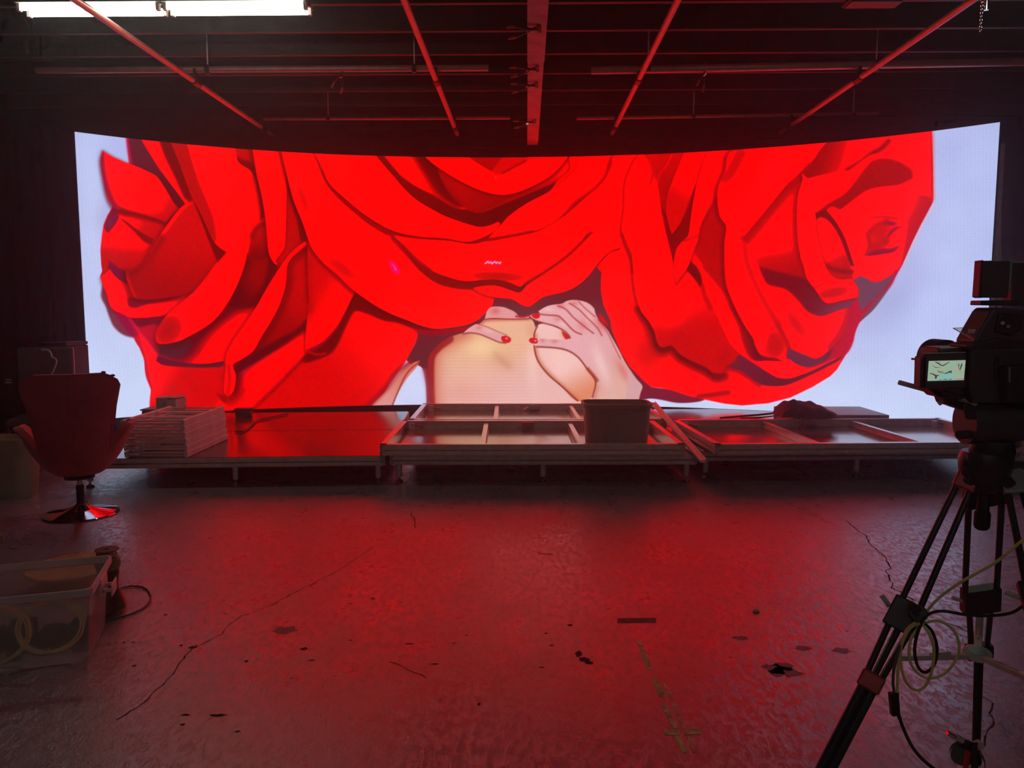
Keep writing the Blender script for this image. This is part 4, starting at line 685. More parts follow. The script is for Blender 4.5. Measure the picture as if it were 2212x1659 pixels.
# cabinet: thick curved body behind the display, 21 columns by 7 rows of modules
m=MB(); N=84; ux=np.linspace(0,U,N); X=np.interp(ux,ss,xx); Y=np.polyval(PC,X)
nrm=[]
for x in X:
    dy=np.polyval(np.polyder(PC),x); v=Vector((-dy,1,0)).normalized(); nrm.append(v)
fr=[Vector((X[i],Y[i],0))+nrm[i]*.006 for i in range(N)]; bk=[fr[i]+nrm[i]*.09 for i in range(N)]
vsl=[]; 
for i in range(N): vsl+=[fr[i]+Vector((0,0,Z0-.01)),fr[i]+Vector((0,0,Z1+.008)),bk[i]+Vector((0,0,Z1+.008)),bk[i]+Vector((0,0,Z0-.01))]
fs=[(4*i+k,4*i+(k+1)%4,4*i+4+(k+1)%4,4*i+4+k) for i in range(N-1) for k in range(4)]+[(0,1,2,3),(4*N-1,4*N-2,4*N-3,4*N-4)]
m.add(vsl,fs); m.build('cabinet','blackplastic',led)
m=MB()
vsl=[]
for i in range(N): vsl+=[fr[i]+nrm[i]*.02,fr[i]+nrm[i]*.02+Vector((0,0,Z0-.01)),bk[i]+nrm[i]*.25+Vector((0,0,Z0-.01)),bk[i]+nrm[i]*.25]
m.add(vsl,fs); m.build('base_plinth','black',led)
m=MB()
for i in range(3,N,10):
    p=bk[i]; m=MB(); m.bar(p+nrm[i]*.03,p+nrm[i]*.03+Vector((0,0,3.2)),.05); m.bar(p+nrm[i]*1.0,p+nrm[i]*.03+Vector((0,0,2.6)),.05); m.build('support_truss','aludark',led)
# ---------------- ceiling steel ----------------
yj=[on(900,255,3.95).y,0]; 
def zy(py,z): return on(1100,py,z).y
y0=zy(8,3.95); dyj=(zy(255,3.95)-y0)/6
for k in range(-13,12):
    y=y0+dyj*k
    if y<-3.5 or y>12.5: continue
    j=thing('ceiling_joist','thin black steel joist running across the dark ceiling','joist',(0,y,3.95),0,'parallel joists under the ceiling')
    MB().box(XL+.05,XR-.05,-.012,.012,.02,.40).build('web','joist',j,local=True)
    MB().box(XL+.05,XR-.05,-.022,.022,0,.02).build('bottom_flange','pipek' if False else 'joist',j,local=True)
bm_=thing('ceiling_beam','flat brown box beam hanging straight down the middle of ceiling','beam',(.075,0,3.55))
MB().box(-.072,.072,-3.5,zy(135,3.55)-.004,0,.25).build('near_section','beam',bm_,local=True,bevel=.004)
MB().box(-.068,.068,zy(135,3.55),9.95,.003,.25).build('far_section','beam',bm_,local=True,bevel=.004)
for y in (-2,1,4.2,7,9.6): MB().box(-.012,.012,y-.012,y+.012,.25,.42).build('hanger','joist',bm_,local=True)
def pipeY(x,z,lab,y1=9.9,r=.026):
    t=thing('ceiling_pipe',lab,'pipe',(x,0,z),0,None)
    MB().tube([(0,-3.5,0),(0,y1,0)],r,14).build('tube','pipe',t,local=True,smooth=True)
    for y in (7.63,9.53):
        MB().tube([(0,y-.07,0),(0,y+.07,0)],r*1.35,14).build('coupling','pipek',t,local=True,smooth=True)
        MB().box(-.014,.014,y-.03,y+.03,r*.6,.125).build('pipe_strap','pipek',t,local=True)
    return t
pipeY(-3.2,3.68,'long ceiling pipe at the far left, passing below the lit lamps'); pipeY(-.87,3.68,'ceiling pipe just left of the brown central beam')
pipeY(1.07,3.68,'ceiling pipe just right of the brown central beam'); pipeY(3.16,3.68,'long ceiling pipe at the far right, nearest the hanging chain')
def pipeX(xa,xb,y,z,r,lab,rods,za=0):
    t=thing('cross_pipe',lab,'pipe',((xa+xb)/2,y,z))
    MB().tube([(xa,y,z-za),(xb,y,z+za)],r,14).build('tube','pipe',t,smooth=True)
    for x in rods: MB().tube([(x,y,z),(x,y,4.34)],.007,8).build('hanger_rod','aludark',t); MB().tube([(x-.02,y,z),(x+.02,y,z)],r*1.5,12).build('pipe_clamp','pipek',t,smooth=True)
    return t
pipeX(-4.75,-.37,7.63,3.80,.03,'near cross pipe on the left, below the lit lamps',[-3.08,-1.08])
pipeX(.62,5.0,7.63,3.80,.036,'near cross pipe on the right of the central beam',[1.16,3.32],.03)
pipeX(-3.2,-.2,9.53,3.79,.02,'faint far cross pipe on the left, close above the screen',[-2.4])
pipeX(.6,4.2,9.53,3.80,.02,'faint far cross pipe on the right, close above the screen',[2.0,3.9],.02)
# fluorescent strip lights
M['tube']=emis('lit_tube',TUBE,LAMP); M['fix']=mat('lamp_housing',(.42,.41,.37),.4)
LY=on(355,23,3.76).y; LX=[on(x,24,3.76).x for x in (46,356,362,672)]
def strip(x,y,z,lab,group=None,L=1.14):
    t=thing('strip_light',lab,'ceiling light',(x,y,z),0,group)
    MB().box(-L/2,L/2,-.03,.03,.0,.05).box(-L/2,L/2,-.105,.105,.0,.008).build('housing','fix',t,local=True)
    MB().box(-.01,.01,-.01,.01,.05,4.35-z).build('stem','joist',t,local=True)
    for yy_ in (-.062,.062):
        MB().tube([(-L/2+.03,yy_,-.03),(L/2-.03,yy_,-.03)],.016,12).build('lamp_tube','tube',t,local=True,smooth=True)
    for yy_ in (-.062,.062):
        for s in (-1,1): MB().box(s*(L/2-.012)-.012,s*(L/2-.012)+.012,yy_-.018,yy_+.018,-.05,.02).build('lamp_holder','white',t,local=True)
    return t
strip((LX[0]+LX[1])/2,LY,3.79,'lit strip light at the far left of the ceiling',L=LX[1]-LX[0]-.01); strip((LX[2]+LX[3])/2,LY,3.79,'lit strip light on the ceiling, right one of the pair',L=LX[3]-LX[2]-.01)
g='strip lights above and behind the viewpoint'
for x,y in ((2.75,4.3),(-2.4,-2.9),(-1.0,-2.9),(1.0,-2.9),(2.4,-2.9)): strip(x,y,3.93,'lit strip light hung above the near part of the studio',g)
u_=thing('dark_fixture','dark unlit ceiling fixture box at the top edge, right side','fixture',(2.77,6.47,3.93)); MB().box(-.22,.22,-.09,.09,0,.05).build('housing','joist',u_,local=True,bevel=.005); MB().box(-.02,.02,-.02,.02,.05,.42).build('stem','joist',u_,local=True)
MB().box(-.2,.2,-.07,.07,-.012,0).build('cover','blackplastic',u_,local=True)
# chain
ch=thing('hanging_chain','short steel chain hanging by the top right corner','chain',at(2118,0,5.5))
c=MB(); p0=at(2118,66,5.5); z=p0.z; k=0
while z<4.35:
    ax=k%2; P=[]
    for q in range(12):
        a=q*2*math.pi/12; u=math.cos(a)*.008; v=math.sin(a)*.016; P.append((p0.x+(u if ax else 0),5.5+(0 if ax else u),z+v))
    c.tube(P,.0028,6,closed=True); z+=.023; k+=1
c.build('links','chrome',ch,smooth=True)
c=MB().tube([(p0.x+.03,5.5,4.0),(p0.x+.03,5.5,at(2118,22,5.5).z)],.016,12); c.build('hook_sleeve','chrome',ch,smooth=True)
MB().tube(smooth_path([(p0.x+.03,5.5,3.93),(p0.x-.03,5.5,3.91),(p0.x-.07,5.5,3.86),(p0.x-.06,5.5,3.83)]),.008,8).build('hook','chrome',ch,smooth=True)
# spring clamps
def clamp_proto():
    t=thing('spring_clamp','','clamp',(0,0,0))
    for s in (-1,1):
        MB().tube([(-.19,0,s*.055),(-.15,0,s*.05),(-.13,0,s*.048)],[.008,.010,.009],8).build('handle_tip','orange',t,local=True,smooth=True)
        MB().tube([(-.13,0,s*.048),(-.06,0,s*.022),(0,0,-s*.004),(.045,0,-s*.018)],[.009,.009,.008,.006],8).build('jaw_arm','blackmetal',t,local=True,smooth=True)
    MB().tube([(-.04,-.014,0),(-.04,.014,0)],.016,12).build('spring','chrome',t,local=True,smooth=True)
    for s in (-1,1): MB().box(.03,.06,-.012,.012,s*.019-.011,s*.019+.011).build('jaw_pad','orange',t,local=True)
    return t
cp=clamp_proto(); first=True
for (px,py,lab) in ((1150,66,'spring clamp on the central beam, nearest the top edge'),(1152,152,'spring clamp on the central beam, second from the top edge'),(1153,187,'spring clamp on the central beam, third from the top edge'),(1154,266,'spring clamp on the central beam, the one closest to the screen')):
    Y=2.05*FPX/(667-py)*1.0; p=on(px,py,3.52)
    o=cp if first else copy_tree(cp); first=False; o.location=(.045,p.y,3.53); o.rotation_euler=(R(62),R(-8),R(0)); o['label']=lab
for (px,py,Y,lab) in ((740,165,7.63,'spring clamp hanging from the left cross pipe'),(1524,160,7.63,'spring clamp hanging from the right cross pipe')):
    o=copy_tree(cp); p=at(px,py,Y); o.location=(p.x,p.y,3.765); o.rotation_euler=(R(15),R(-70),R(30)); o['label']=lab
# ---------------- stage ----------------
def profile_rail(m,L,h,t,T):
    # hollow rail side with grooves: outer face at y=0, going inward +y
    pts=[(.022,0),(.022,h*.10),(0,h*.14),(0,h*.42),(.022,h*.44),(.022,h*.52),(0,h*.54),(0,h),(t,h),(t,h*.9),(t*.55,h*.85),(t*.55,h*.15),(t,h*.1),(t,0)]
    n=len(pts); vs=[(x,y,z) for x in (0,L) for y,z in pts]
    m.add(vs,[tuple(range(n))[::-1],tuple(range(n,2*n))]+[(i,(i+1)%n,(i+1)%n+n,i+n) for i in range(n)],T)
def deck_rails(m,L,D,h,t=.05):
    profile_rail(m,L,h,t,None); profile_rail(m,L,h,t,Matrix.Translation((L,D,0))@Matrix.Rotation(math.pi,4,'Z'))
    profile_rail(m,D,h,t,Matrix.Translation((L,0,0))@Matrix.Rotation(math.pi/2,4,'Z')); profile_rail(m,D,h,t,Matrix.Translation((0,D,0))@Matrix.Rotation(-math.pi/2,4,'Z'))
def stage_deck(loc,rz,L,D,lab,legs=True,h=.09,zt=.26):
    t=thing('stage_deck',lab,'stage deck',(loc[0],loc[1],zt-h),rz,'decks of the low stage')
    m=MB(); deck_rails(m,L,D,h-.004); m.build('rail_frame','aludark',t,local=True)
    MB().box(.008,L-.008,.008,D-.008,h-.012,h).build('deck_top','deck',t,local=True)
    if legs:
        for x in (.07,L/2,L-.07):
            for y in (.09,D-.12):
                g=MB().tube([(x,y,0),(x,y,-.115)],.025,16).build('leg','alu',t,local=True,smooth=True)
                MB().tube([(x,y,-.11),(x,y,-.155)],.008,10).lathe([(.012,-.17),(.034,-.168),(.034,-.160),(.02,-.148),(.01,-.142)],16,Matrix.Translation((x,y,0))).build('screw_foot','chrome',g,local=True,smooth=True)
    return t
aA=math.atan2(.18,2.27); aC=R(1.5); aR=R(3.5)
def off(p,a,d): return (p[0]-math.sin(a)*d,p[1]+math.cos(a)*d)
pA=(-3.74,6.215); pC=(-1.165,6.44); pR=(1.53,6.66)
for p,a,L,nm in ((pA,aA,2.55,'left'),(pC,aC,2.63,'middle'),(pR,aR,2.87,'right')):
    stage_deck(p,a,L,1.41,f'{nm} front deck of the low stage'+{'left':', carrying the white frame stack','middle':', under the grey bin','right':', behind the video camera tripod'}[nm])
    stage_deck((off(p,a,1.42)[0]+(.07 if nm=='right' else 0),off(p,a,1.42)[1]),a,L,1.41,f'{nm} rear deck of the low stage, next to the screen')
def upturned(loc,rz,L,D,lab,z=.262,h=.098):
    t=thing('upturned_deck',lab,'stage deck',(loc[0],loc[1],z),rz,'stage decks lying upside down on the stage')
    m=MB(); deck_rails(m,L,D,h,.055); m.build('rail_frame','alu',t,local=True)
    MB().box(.03,L-.03,.03,D-.03,.006,.018).build('underside_panel','under',t,local=True)
    for x in (L*.335,L*.665):
        MB().box(x-.03,x+.03,.05,D-.05,.02,.034).box(x-.006,x+.006,.05,D-.05,.034,.075).box(x-.022,x+.022,.05,D-.05,.073,.079).build('cross_beam','alu',t,local=True)
    for x in (.11,L-.11):
        for y in (.11,D-.11):
            s=MB().tube([(x,y,.018),(x,y,.085)],.03,16).build('leg_socket','alu',t,local=True,smooth=True)
            MB().tube([(x+.03,y-.01,.06),(x+.12,y-.035,.045)],.008,8).build('locking_lever','redtip',s,local=True,smooth=True)
    for y,sg in ((D-.075,1),):
        x=L*.5; MB().box(x-.06,x+.06,y-.02,y+.02,.03,.09).build('coffin_latch','chrome',t,local=True,bevel=.004)
        MB().tube([(x-.07,y-.03,.07),(x-.13,y-.06,.03)],.01,8).build('latch_lever','redtip' if L>2.7 else 'alu',t,local=True,smooth=True)
    return t
upturned((-1.235,6.385),aC,2.58,1.43,'near upside-down deck with the grey bin standing in it')
upturned((-1.215,7.87),aC,2.68,1.36,'far upside-down deck, behind the one holding the grey bin')
upturned((1.60,6.45),aR,2.83,1.47,'upside-down deck on the right, partly hidden by the video camera')
# grey slab behind the right frame
gp=thing('flat_panel','grey slab lying at the back right of the stage, beside the screen','panel',(3.36,8.45,.262)); MB().box(-.52,.46,-.36,.36,0,.075).build('slab','grey',gp,local=True,bevel=.004); MB().box(-.52,.46,-.36,.36,.078,.125).build('upper_slab','grey',gp,local=True,bevel=.004)
# leaning aluminium bar
a=on(1411,871,.43); b=at(1519,997,6.22)
t=thing('leaning_bar','long dark bar propped across the gap right of the grey bin','bar',b); MB().bar(a,b,.05,.02).build('face','aludark',t); MB().bar(a+Vector((.02,0,.012)),b+Vector((.02,0,.012)),.008,.022).build('lip','alu',t)

# cloth heap with straps
m=MB(); base=on(1750,901,.389)
nx,ny=36,14; hts=[]
for j in range(ny+1):
    for i in range(nx+1):
        u=i/nx*2-1; v=j/ny*2-1; e=max(0,1-abs(u)**2.6)*max(0,1-abs(v)**2.2)
        h=.135*e**.45*(1-.45*u)*(1+.10*math.sin(u*7+v*3)+.06*math.sin(u*13-v*5)+.06*math.sin(v*7+u*4))
        m.v.append(Vector((base.x+u*.30,base.y+.12+v*.17,.391+max(h,0))))
for j in range(ny):
    for i in range(nx): q=j*(nx+1)+i; m.f.append((q,q+1,q+nx+2,q+nx+1))
t=thing('cloth_heap','rumpled dark red cloth bundle at the back of the stage','cloth',(base.x,base.y+.12,.391)); m.build('cloth','bag',t,smooth=True)
P=[on(1742,888,.42),on(1700,889,.38),on(1650,895,.29),on(1590,900,.275),on(1556,903,.273)]; MB().tube(smooth_path(P),.012,8).build('strap','bag',t,smooth=True)
P=[on(1742,893,.41),on(1700,895,.37),on(1650,901,.28),on(1600,903,.272)]; MB().tube(smooth_path(P),.008,8).build('thin_strap','cablek',t,smooth=True)
# bins
def rrect(w,d,r,n=8):
    out=[]
    for cx,cy,a0 in ((w/2-r,d/2-r,0),(-w/2+r,d/2-r,90),(-w/2+r,-d/2+r,180),(w/2-r,-d/2+r,270)):
        for k in range(n+1): a=R(a0+90*k/n); out.append((cx+r*math.cos(a),cy+r*math.sin(a)))
    return out
def shell(m,rings,closed_bottom=True):
    n=len(rings[0]); o=len(m.v)
    for r_ in rings: m.v+=[Vector(p) for p in r_]
    for i in range(len(rings)-1):
        for k in range(n): m.f.append((o+i*n+k,o+i*n+(k+1)%n,o+(i+1)*n+(k+1)%n,o+(i+1)*n+k))
    if closed_bottom: m.f.append(tuple(o+k for k in range(n))[::-1]); m.f.append(tuple(o+(len(rings)-1)*n+k for k in range(n)))
def bin_(loc,rz,w,d,h,tw,mt,lab,r=.10):
    t=thing('waste_bin',lab,'waste bin',loc,rz); m=MB()
    def ring(k,z,dr=0): ww=w*(tw+(1-tw)*k)+dr; dd=d*(tw+(1-tw)*k)+dr; return [(x,y,z) for x,y in rrect(ww,dd,min(r,dd*.45))]
    shell(m,[ring(0,0),ring(.5,h*.5),ring(.9,h*.93),ring(.9,h*.93,-.008),ring(.02,.01,-.008)])
    m.build('body',mt,t,local=True,smooth=True)
    m=MB(); shell(m,[ring(.9,h*.9,.002),ring(.92,h*.9,.022),ring(1,h,.026),ring(1,h,-.004),ring(.92,h*.92,-.004)],False); n=len(ring(0,0)); 
    m.build('rim',mt,t,local=True,smooth=True); return t
bh=at(1328,874,6.60).z-.282; bin_((.80,6.80,.282),R(1),.585,.38,bh,.9,'bin','large grey rectangular bin standing on the stage')
q=at(0,1048,6.0); bin_((-4.15,6.03,0),R(6),.42,.30,.475,.8,'bin2','beige waste bin on the floor at the left edge')
# stacked white frames
fr0=on(402,990,.262)
def frame_proto():
    t=thing('white_frame','','frame',(0,0,0),0,'white frames piled on the stage')
    W,D,h=.52,.93,.052
    for s,nm in ((0,0),(1,1)):
        m=MB(); x=s*W; sg=1 if s==0 else -1
        pts=[(x,0),(x+sg*.004,.0),(x+sg*.024,.004),(x+sg*.030,h-.006),(x+sg*.012,h),(x-sg*.006,h-.004)]
        m.prism(pts,0,D); m.build('side_rail','white',t,local=True,bevel=.003)
    for y in (.03,D-.05): MB().box(.02,W-.02,y,y+.02,.006,.020).build('lower_end_rail','white',t,local=True); MB().box(.02,W-.02,y+.004,y+.022,.029,.043).build('upper_end_rail','white',t,local=True)
    MB().box(.03,.11,-.002,.03,.014,.036).build('clip','white',t,local=True,bevel=.004)
    for y in (.3,.6): MB().box(.02,W-.02,y,y+.05,.028,.036).build('cross_slat','white',t,local=True)
    return t
fp=frame_proto(); g=['lowest white frame of the pile on the stage','second white frame from the bottom of the pile','third white frame from the bottom of the pile','third white frame from the top of the pile','second white frame from the top of the pile','topmost white frame of the pile, its slats showing']
for k in range(6):
    o=fp if k==0 else copy_tree(fp); o.location=(fr0.x-.52-.004*k,fr0.y+.01+.002*(k%2),.262+k*.0535); o.rotation_euler=(0,0,R(1.2+.3*(k%3))); o['label']=g[k]
zt=.262+6*.0535
a=at(365,898,6.95)
bz=at(330,884,7.3).z-.262
t=thing('side_board','dark flat board under the small white box, left of the pile','board',(-3.55,7.42,.262)); MB().box(-.16,.14,-.13,.15,0,bz-.015).build('body','grey',t,local=True,bevel=.004); MB().box(-.17,.15,-.14,.16,bz-.012,bz).build('lid','grey',t,local=True)
zb=.262+bz+.001
t=thing('small_box','small white cardboard box on top of the pile','box',(-3.49,7.42,zb),R(-4)); MB().box(-.10,.02,-.08,.12,0,.105).build('carton','card',t,local=True,bevel=.003); MB().box(.0201,.10,-.08,.12,0,.09).build('side_panel','card',t,local=True,bevel=.003)
MB().add([(.005,-.083,.108),(.105,-.083,.100),(.105,.125,.100),(.005,.125,.108),(.004,-.083,.112),(.105,-.083,.104),(.105,.125,.104),(.004,.125,.112)],[(0,1,2,3),(4,5,6,7),(0,1,5,4),(2,3,7,6),(1,2,6,5),(0,3,7,4)]).build('lid_flap','card',t,local=True)
m=MB(); 
for a_,b_ in (((-.025,.03),(-.01,.055)),((-.01,.055),(-.022,.06)),((-.01,.055),(.0,.062)),((-.022,.048),(-.005,.045)),((-.012,.05),(-.008,.03)),((-.045,.042),(-.028,.043))): m.bar((a_[0],-.0805,a_[1]),(b_[0],-.0805,b_[1]),.0035,.0015)
m.build('printed_mark','black',t,local=True)
# little box with tools at the right of the pile, cables
c0=on(527,898,.262); t=thing('power_adapter','small black case behind the pile of frames','case',(c0.x,c0.y,.262),R(8)); MB().box(-.09,.09,-.05,.05,0,.055).build('body','blackplastic',t,local=True,bevel=.01); MB().box(-.10,.11,-.055,.055,.065,.09).build('top_cover','blackplastic',t,local=True,bevel=.01); MB().box(-.08,.08,-.04,.04,.055,.065).build('glint_seam','redtip',t,local=True)  # seam coloured red to stand in for red reflections on the case
def cable(name,pts,r,mt,lab,cat='cable',z=None):
    P=[on(p[0],p[1],z) if z is not None else at(*p) for p in pts]
    o=MB().tube(smooth_path(P,7),r,8).build(name,mt,smooth=True,origin=P[0]); return tag(o,lab,cat)
cable('stage_cable',[(508,931),(522,932),(535,926),(545,917),(556,908),(575,904),(600,898),(622,893)],.008,'cablek','black cable snaking over the stage beside the frame pile',z=.272)
# dark things at the far left
t=thing('office_chair','dark chair in the gloom behind the red egg chair','chair',(-4.62,7.3,0),R(20))
MB().box(-.24,.24,-.03,.03,.62,1.13).build('backrest','blackplastic',t,local=True,bevel=.02); MB().box(-.25,.25,-.5,.0,.44,.5).build('seat','blackplastic',t,local=True,bevel=.02)
for x in (-.23,.23):
    for y in (-.46,-.02): MB().tube([(x,y,.44),(x*1.1,y*1.05,0)],.012,8).build('leg','blackmetal',t,local=True)
t=thing('tube_stand','thin curved tube stand in the gloom at the left','stand',(-5.05,7.2,0)); P=[(-5.05,7.2,.02),(-5.05,7.2,.8),at(112,770,7.2),at(105,757,7.2),at(90,756,7.2)]; P[1]=Vector((at(114,800,7.2).x,7.2,.9)); MB().tube(smooth_path(P),.008,8).build('tube','aludark',t,smooth=True); MB().lathe([(.14,0),(.14,.015),(.02,.03)],20,Matrix.Translation((-5.05,7.2,0))).build('foot','blackmetal',t)  # bent tube on a round foot, carries no lamp
t=thing('equipment_case','grey case standing behind the red egg chair','case',(-4.80,7.9,0)); MB().box(-.16,.14,-.2,.2,0,1.12).build('body','black',t,local=True,bevel=.01); MB().box(-.16,.14,-.2,.2,1.125,1.16).build('lid','black',t,local=True,bevel=.01)
p=at(18,826,8.5); t=thing('wall_connector','pair of tiny white connectors at the far left','connector',p); MB().box(-.03,.03,-.01,.01,.022,.034).build('upper_plug','card',t,local=True); MB().box(-.03,.03,-.01,.01,-.01,.006).build('lower_plug','card',t,local=True); MB().tube([(.01,0,-.01),(.015,0,-.5),(.02,.0,-p.z+.02)],.006,6).build('lead','cablek',t,local=True)
# ---------------- egg chair ----------------
CLY,CLZ=-.36,1.04
eg=thing('egg_chair','red egg chair seen from behind on round chrome base','chair',(-3.265,5.47,0),R(27))
def eggpt(t,s):
    # t: angle from the back (-pi..pi), s: 0 bottom .. 1 rim
    at_=abs(t)
    def st(x,a,b): x=min(1,max(0,(x-a)/(b-a))); return x*x*(3-2*x)
    rim=1.06-.50*st(at_,R(37),R(49))+.15*st(at_,R(50),R(68))-.28*st(at_,R(104),R(145))
    rim-= .05*st(at_,R(26),R(38))
    z0=.275; z=z0+(rim-z0)*(s**1.25)
    prof=[(.275,.0),(.28,.09),(.30,.15),(.335,.20),(.38,.24),(.43,.275),(.48,.305),(.53,.33),(.58,.345),(.64,.385),(.71,.41),(.85,.41),(1.1,.41)]
    for (a,ra),(b,rb) in zip(prof[:-1],prof[1:]):
        if z<=b: r=ra+(rb-ra)*max(0,(z-a)/(b-a)); break
    else: r=prof[-1][1]
    fl_=1
    fl_=1+(-.10*st(z,.46,.66)+.30*st(z,.70,1.02)*st(at_,R(5),R(35)))*(1-st(at_,R(41),R(58)))
    x=math.sin(t)*r*fl_*1.0; y=-math.cos(t)*r*.88
    # lean of the backrest and turned-in bottom
    y-= .10*st(z,.5,1.06)*(1-st(at_,R(45),R(95)))
    return Vector((x,y+.03,z))
m=MB(); NT,NS=120,26
ths=[-math.pi+2*math.pi*i/NT for i in range(NT)]
for s in range(NS+1):
    for t_ in ths: m.v.append(eggpt(t_,s/NS))
for s in range(NS):
    for i in range(NT): j=(i+1)%NT; m.f.append((s*NT+i,s*NT+j,(s+1)*NT+j,(s+1)*NT+i))
sh=m.build('shell','redfab',eg,local=True,smooth=True)
md=sh.modifiers.new('thick','SOLIDIFY'); md.thickness=.045; md.offset=-1; md=sh.modifiers.new('bev','BEVEL'); md.width=.012; md.segments=3; md.limit_method='ANGLE'; md.angle_limit=R(50)
MB().tube([eggpt(0,s/20)+Vector((0,-.0015,0)) for s in range(1,21)],.003,6).build('back_seam','redfab',eg,local=True,smooth=True)
m=MB(); shell(m,[[(x*.36,y*.36+.02,.36) for x,y in rrect(1,.95,.4)],[(x*.46,y*.46+.02,.40) for x,y in rrect(1,.95,.4)],[(x*.50,y*.50+.02,.46) for x,y in rrect(1,.95,.4)],[(x*.44,y*.44+.02,.485) for x,y in rrect(1,.95,.4)]]); m.build('seat_cushion','redfab',eg,local=True,smooth=True)
MB().lathe([(.05,.272),(.10,.27),(.10,.282),(.05,.284)],24).build('mount_plate','blackmetal',eg,local=True)
MB().lathe([(.017,.20),(.017,.28)],20).build('piston','chrome',eg,local=True,smooth=True)
MB().lathe([(.027,.07),(.027,.215),(.022,.22)],24).build('column','blackmetal',eg,local=True,smooth=True)
MB().lathe([(.25,.0),(.253,.006),(.25,.012),(.20,.022),(.12,.036),(.06,.055),(.035,.075),(.028,.085)],64).build('disc_base','chrome',eg,local=True,smooth=True)
MB().tube([(.02,-.01,.082),(.05,-.02,.09)],.01,8).build('swivel_tab','card',eg,local=True)
m=MB()
for i in range(2): MB().lathe([(.004,.0),(.016,.004),(.014,.014),(.004,.018)],10,Matrix.Translation(eggpt(R(26+6*i),1)+Vector((0,.01,-.004)))).build('clip_on_top_edge','blackplastic',eg,local=True,smooth=True)
# ---------------- storage crate, cables, reel, wood disc ----------------
Bc=on(190,1433,0); dL=Vector((-.945,-.327,0)); ang=math.atan2(dL.y,dL.x)+math.pi
WL,WD,HH=.62,.40,.335
M['clear']=mat('milky_clear_plastic',(.98,.86,.92),.3,alpha=.36,var=.05)
ctr=Bc+dL*(WL/2-.0)+Vector((-dL.y,dL.x,0))*(-WD/2)
ctr.z=0
cr=thing('storage_crate','open translucent plastic crate with cables, cut by the left edge','crate',ctr,ang)
def rr_(w,d,z,r=.03): return [(x,y,z) for x,y in rrect(w,d,r)]
m=MB(); shell(m,[rr_(WL-.02,WD-.02,.002),rr_(WL,WD,.012),rr_(WL+.045,WD+.045,HH-.03)],False); m.f.append(tuple(range(len(rr_(1,1,0))))[::-1])
m.build('tub','clear',cr,local=True,smooth=True)
m=MB(); shell(m,[rr_(WL+.045,WD+.045,HH-.035),rr_(WL+.075,WD+.075,HH-.03),rr_(WL+.075,WD+.075,HH),rr_(WL+.055,WD+.055,HH),rr_(WL+.045,WD+.045,HH-.03)],False)
M['rimp']=mat('milky_rim_plastic',(.92,.78,.84),.4,alpha=.97,var=.05); m.build('rim','rimp',cr,local=True,smooth=True)
m=MB()
x=WL/2+.03; m.box(x,x+.012,-.07,.07,HH-.10,HH-.02); m.box(x+.012,x+.05,-.05,-.035,HH-.085,HH-.07); m.box(x+.012,x+.05,.035,.05,HH-.085,HH-.07); m.box(x+.045,x+.052,-.055,.055,HH-.105,HH-.05); m.build('latch_handle','rimp',cr,local=True,bevel=.003)
Tc=Matrix.Translation(ctr)@Matrix.Rotation(ang,4,'Z')
def coil(cx,cz,r,y,mt,lab,n=3,tilt=.1,rx=1.0,seed=0,a0=0,a1=2*math.pi,th=.0042):
    rnd=random.Random(seed); P=[]
    N=int(40*n)
    for i in range(N):
        f=i/(N-1); a=a0+(a1-a0)*n*f; rr0=r*(1+.05*math.sin(a*.37+seed)+.03*rnd.uniform(-1,1)*0+.03*math.sin(a*1.7+seed))
        P.append(Tc@Vector((cx+rx*rr0*math.cos(a)+.004*math.sin(a*.9),y+.012*math.sin(a*.5+seed)+tilt*rr0*math.sin(a),cz+rr0*math.sin(a))))
    o=MB().tube(P,th,7).build('cable_coil',mt,smooth=True,origin=P[0]); return tag(o,lab,'cable')
coil(.16,.155,.108,-.13,'cabley','yellow cable coil standing in the crate, right one',4,.12,1.15,1); coil(-.06,.13,.115,-.10,'cabley','yellow cable coil in the crate, left of the other coil',3,.2,1.2,4)
m=MB(); 
t=thing('black_gear','dark gear and bags filling the bottom of the crate','gear',ctr,ang)
for i in range(5): x=-.24+i*.12; m.box(x-.055,x+.05,-.02,.15,.02,.07+.02*(i%3))
m.build('bags','rubber',t,local=True,bevel=.02)
m=MB()
for i in range(7): x=-.26+i*.08; m.box(x,x+.02,-.165,-.15,.03+.02*(i%2),.05+.02*(i%2))
m.build('metal_plugs','chrome',t,local=True,bevel=.003)
wc=on(158,1222,.115); wd_=thing('cable_drum','round plywood drum lying flat behind the translucent crate','drum',(wc.x,wc.y,0))
MB().lathe([(.225,.10),(.23,.104),(.23,.112),(.225,.116)],56).build('upper_flange','wood',wd_,local=True)
MB().lathe([(.20,0),(.205,.004),(.205,.012),(.20,.016)],56).build('lower_flange','wood',wd_,local=True)
MB().lathe([(.10,.016),(.10,.10)],32).build('core','wood',wd_,local=True)
rc=on(238,1322,0); rl=thing('wire_reel','tall reel of copper cable with olive tape beside the crate','reel',(rc.x,rc.y,0))
hR=at(228,1186,rc.y).z; r1=.055
MB().lathe([(r1,hR-.004),(r1,hR),(.012,hR),(.012,hR-.002)],32).build('top_flange','redano' if False else 'wire',rl,local=True)
MB().lathe([(.03,0),(.03,hR-.004)],20).build('core','wire',rl,local=True)
MB().lathe([(.012,hR+.0005),(.008,hR+.0015)],16).build('bore','black',rl,local=True)
m=MB(); P=[]
nt=34
for i in range(nt*18):
    f=i/(nt*18); a=i*2*math.pi/18; z=.008+(hR-.115)*f; r=.043+.030*max(0,1-f*2.2)**1.3+.004*math.sin(f*9); P.append((r*math.cos(a),r*math.sin(a),z+.012*math.sin(a+.6)+.012))
m.tube(P,.0042,6).build('wound_cable','wire',rl,local=True,smooth=True)
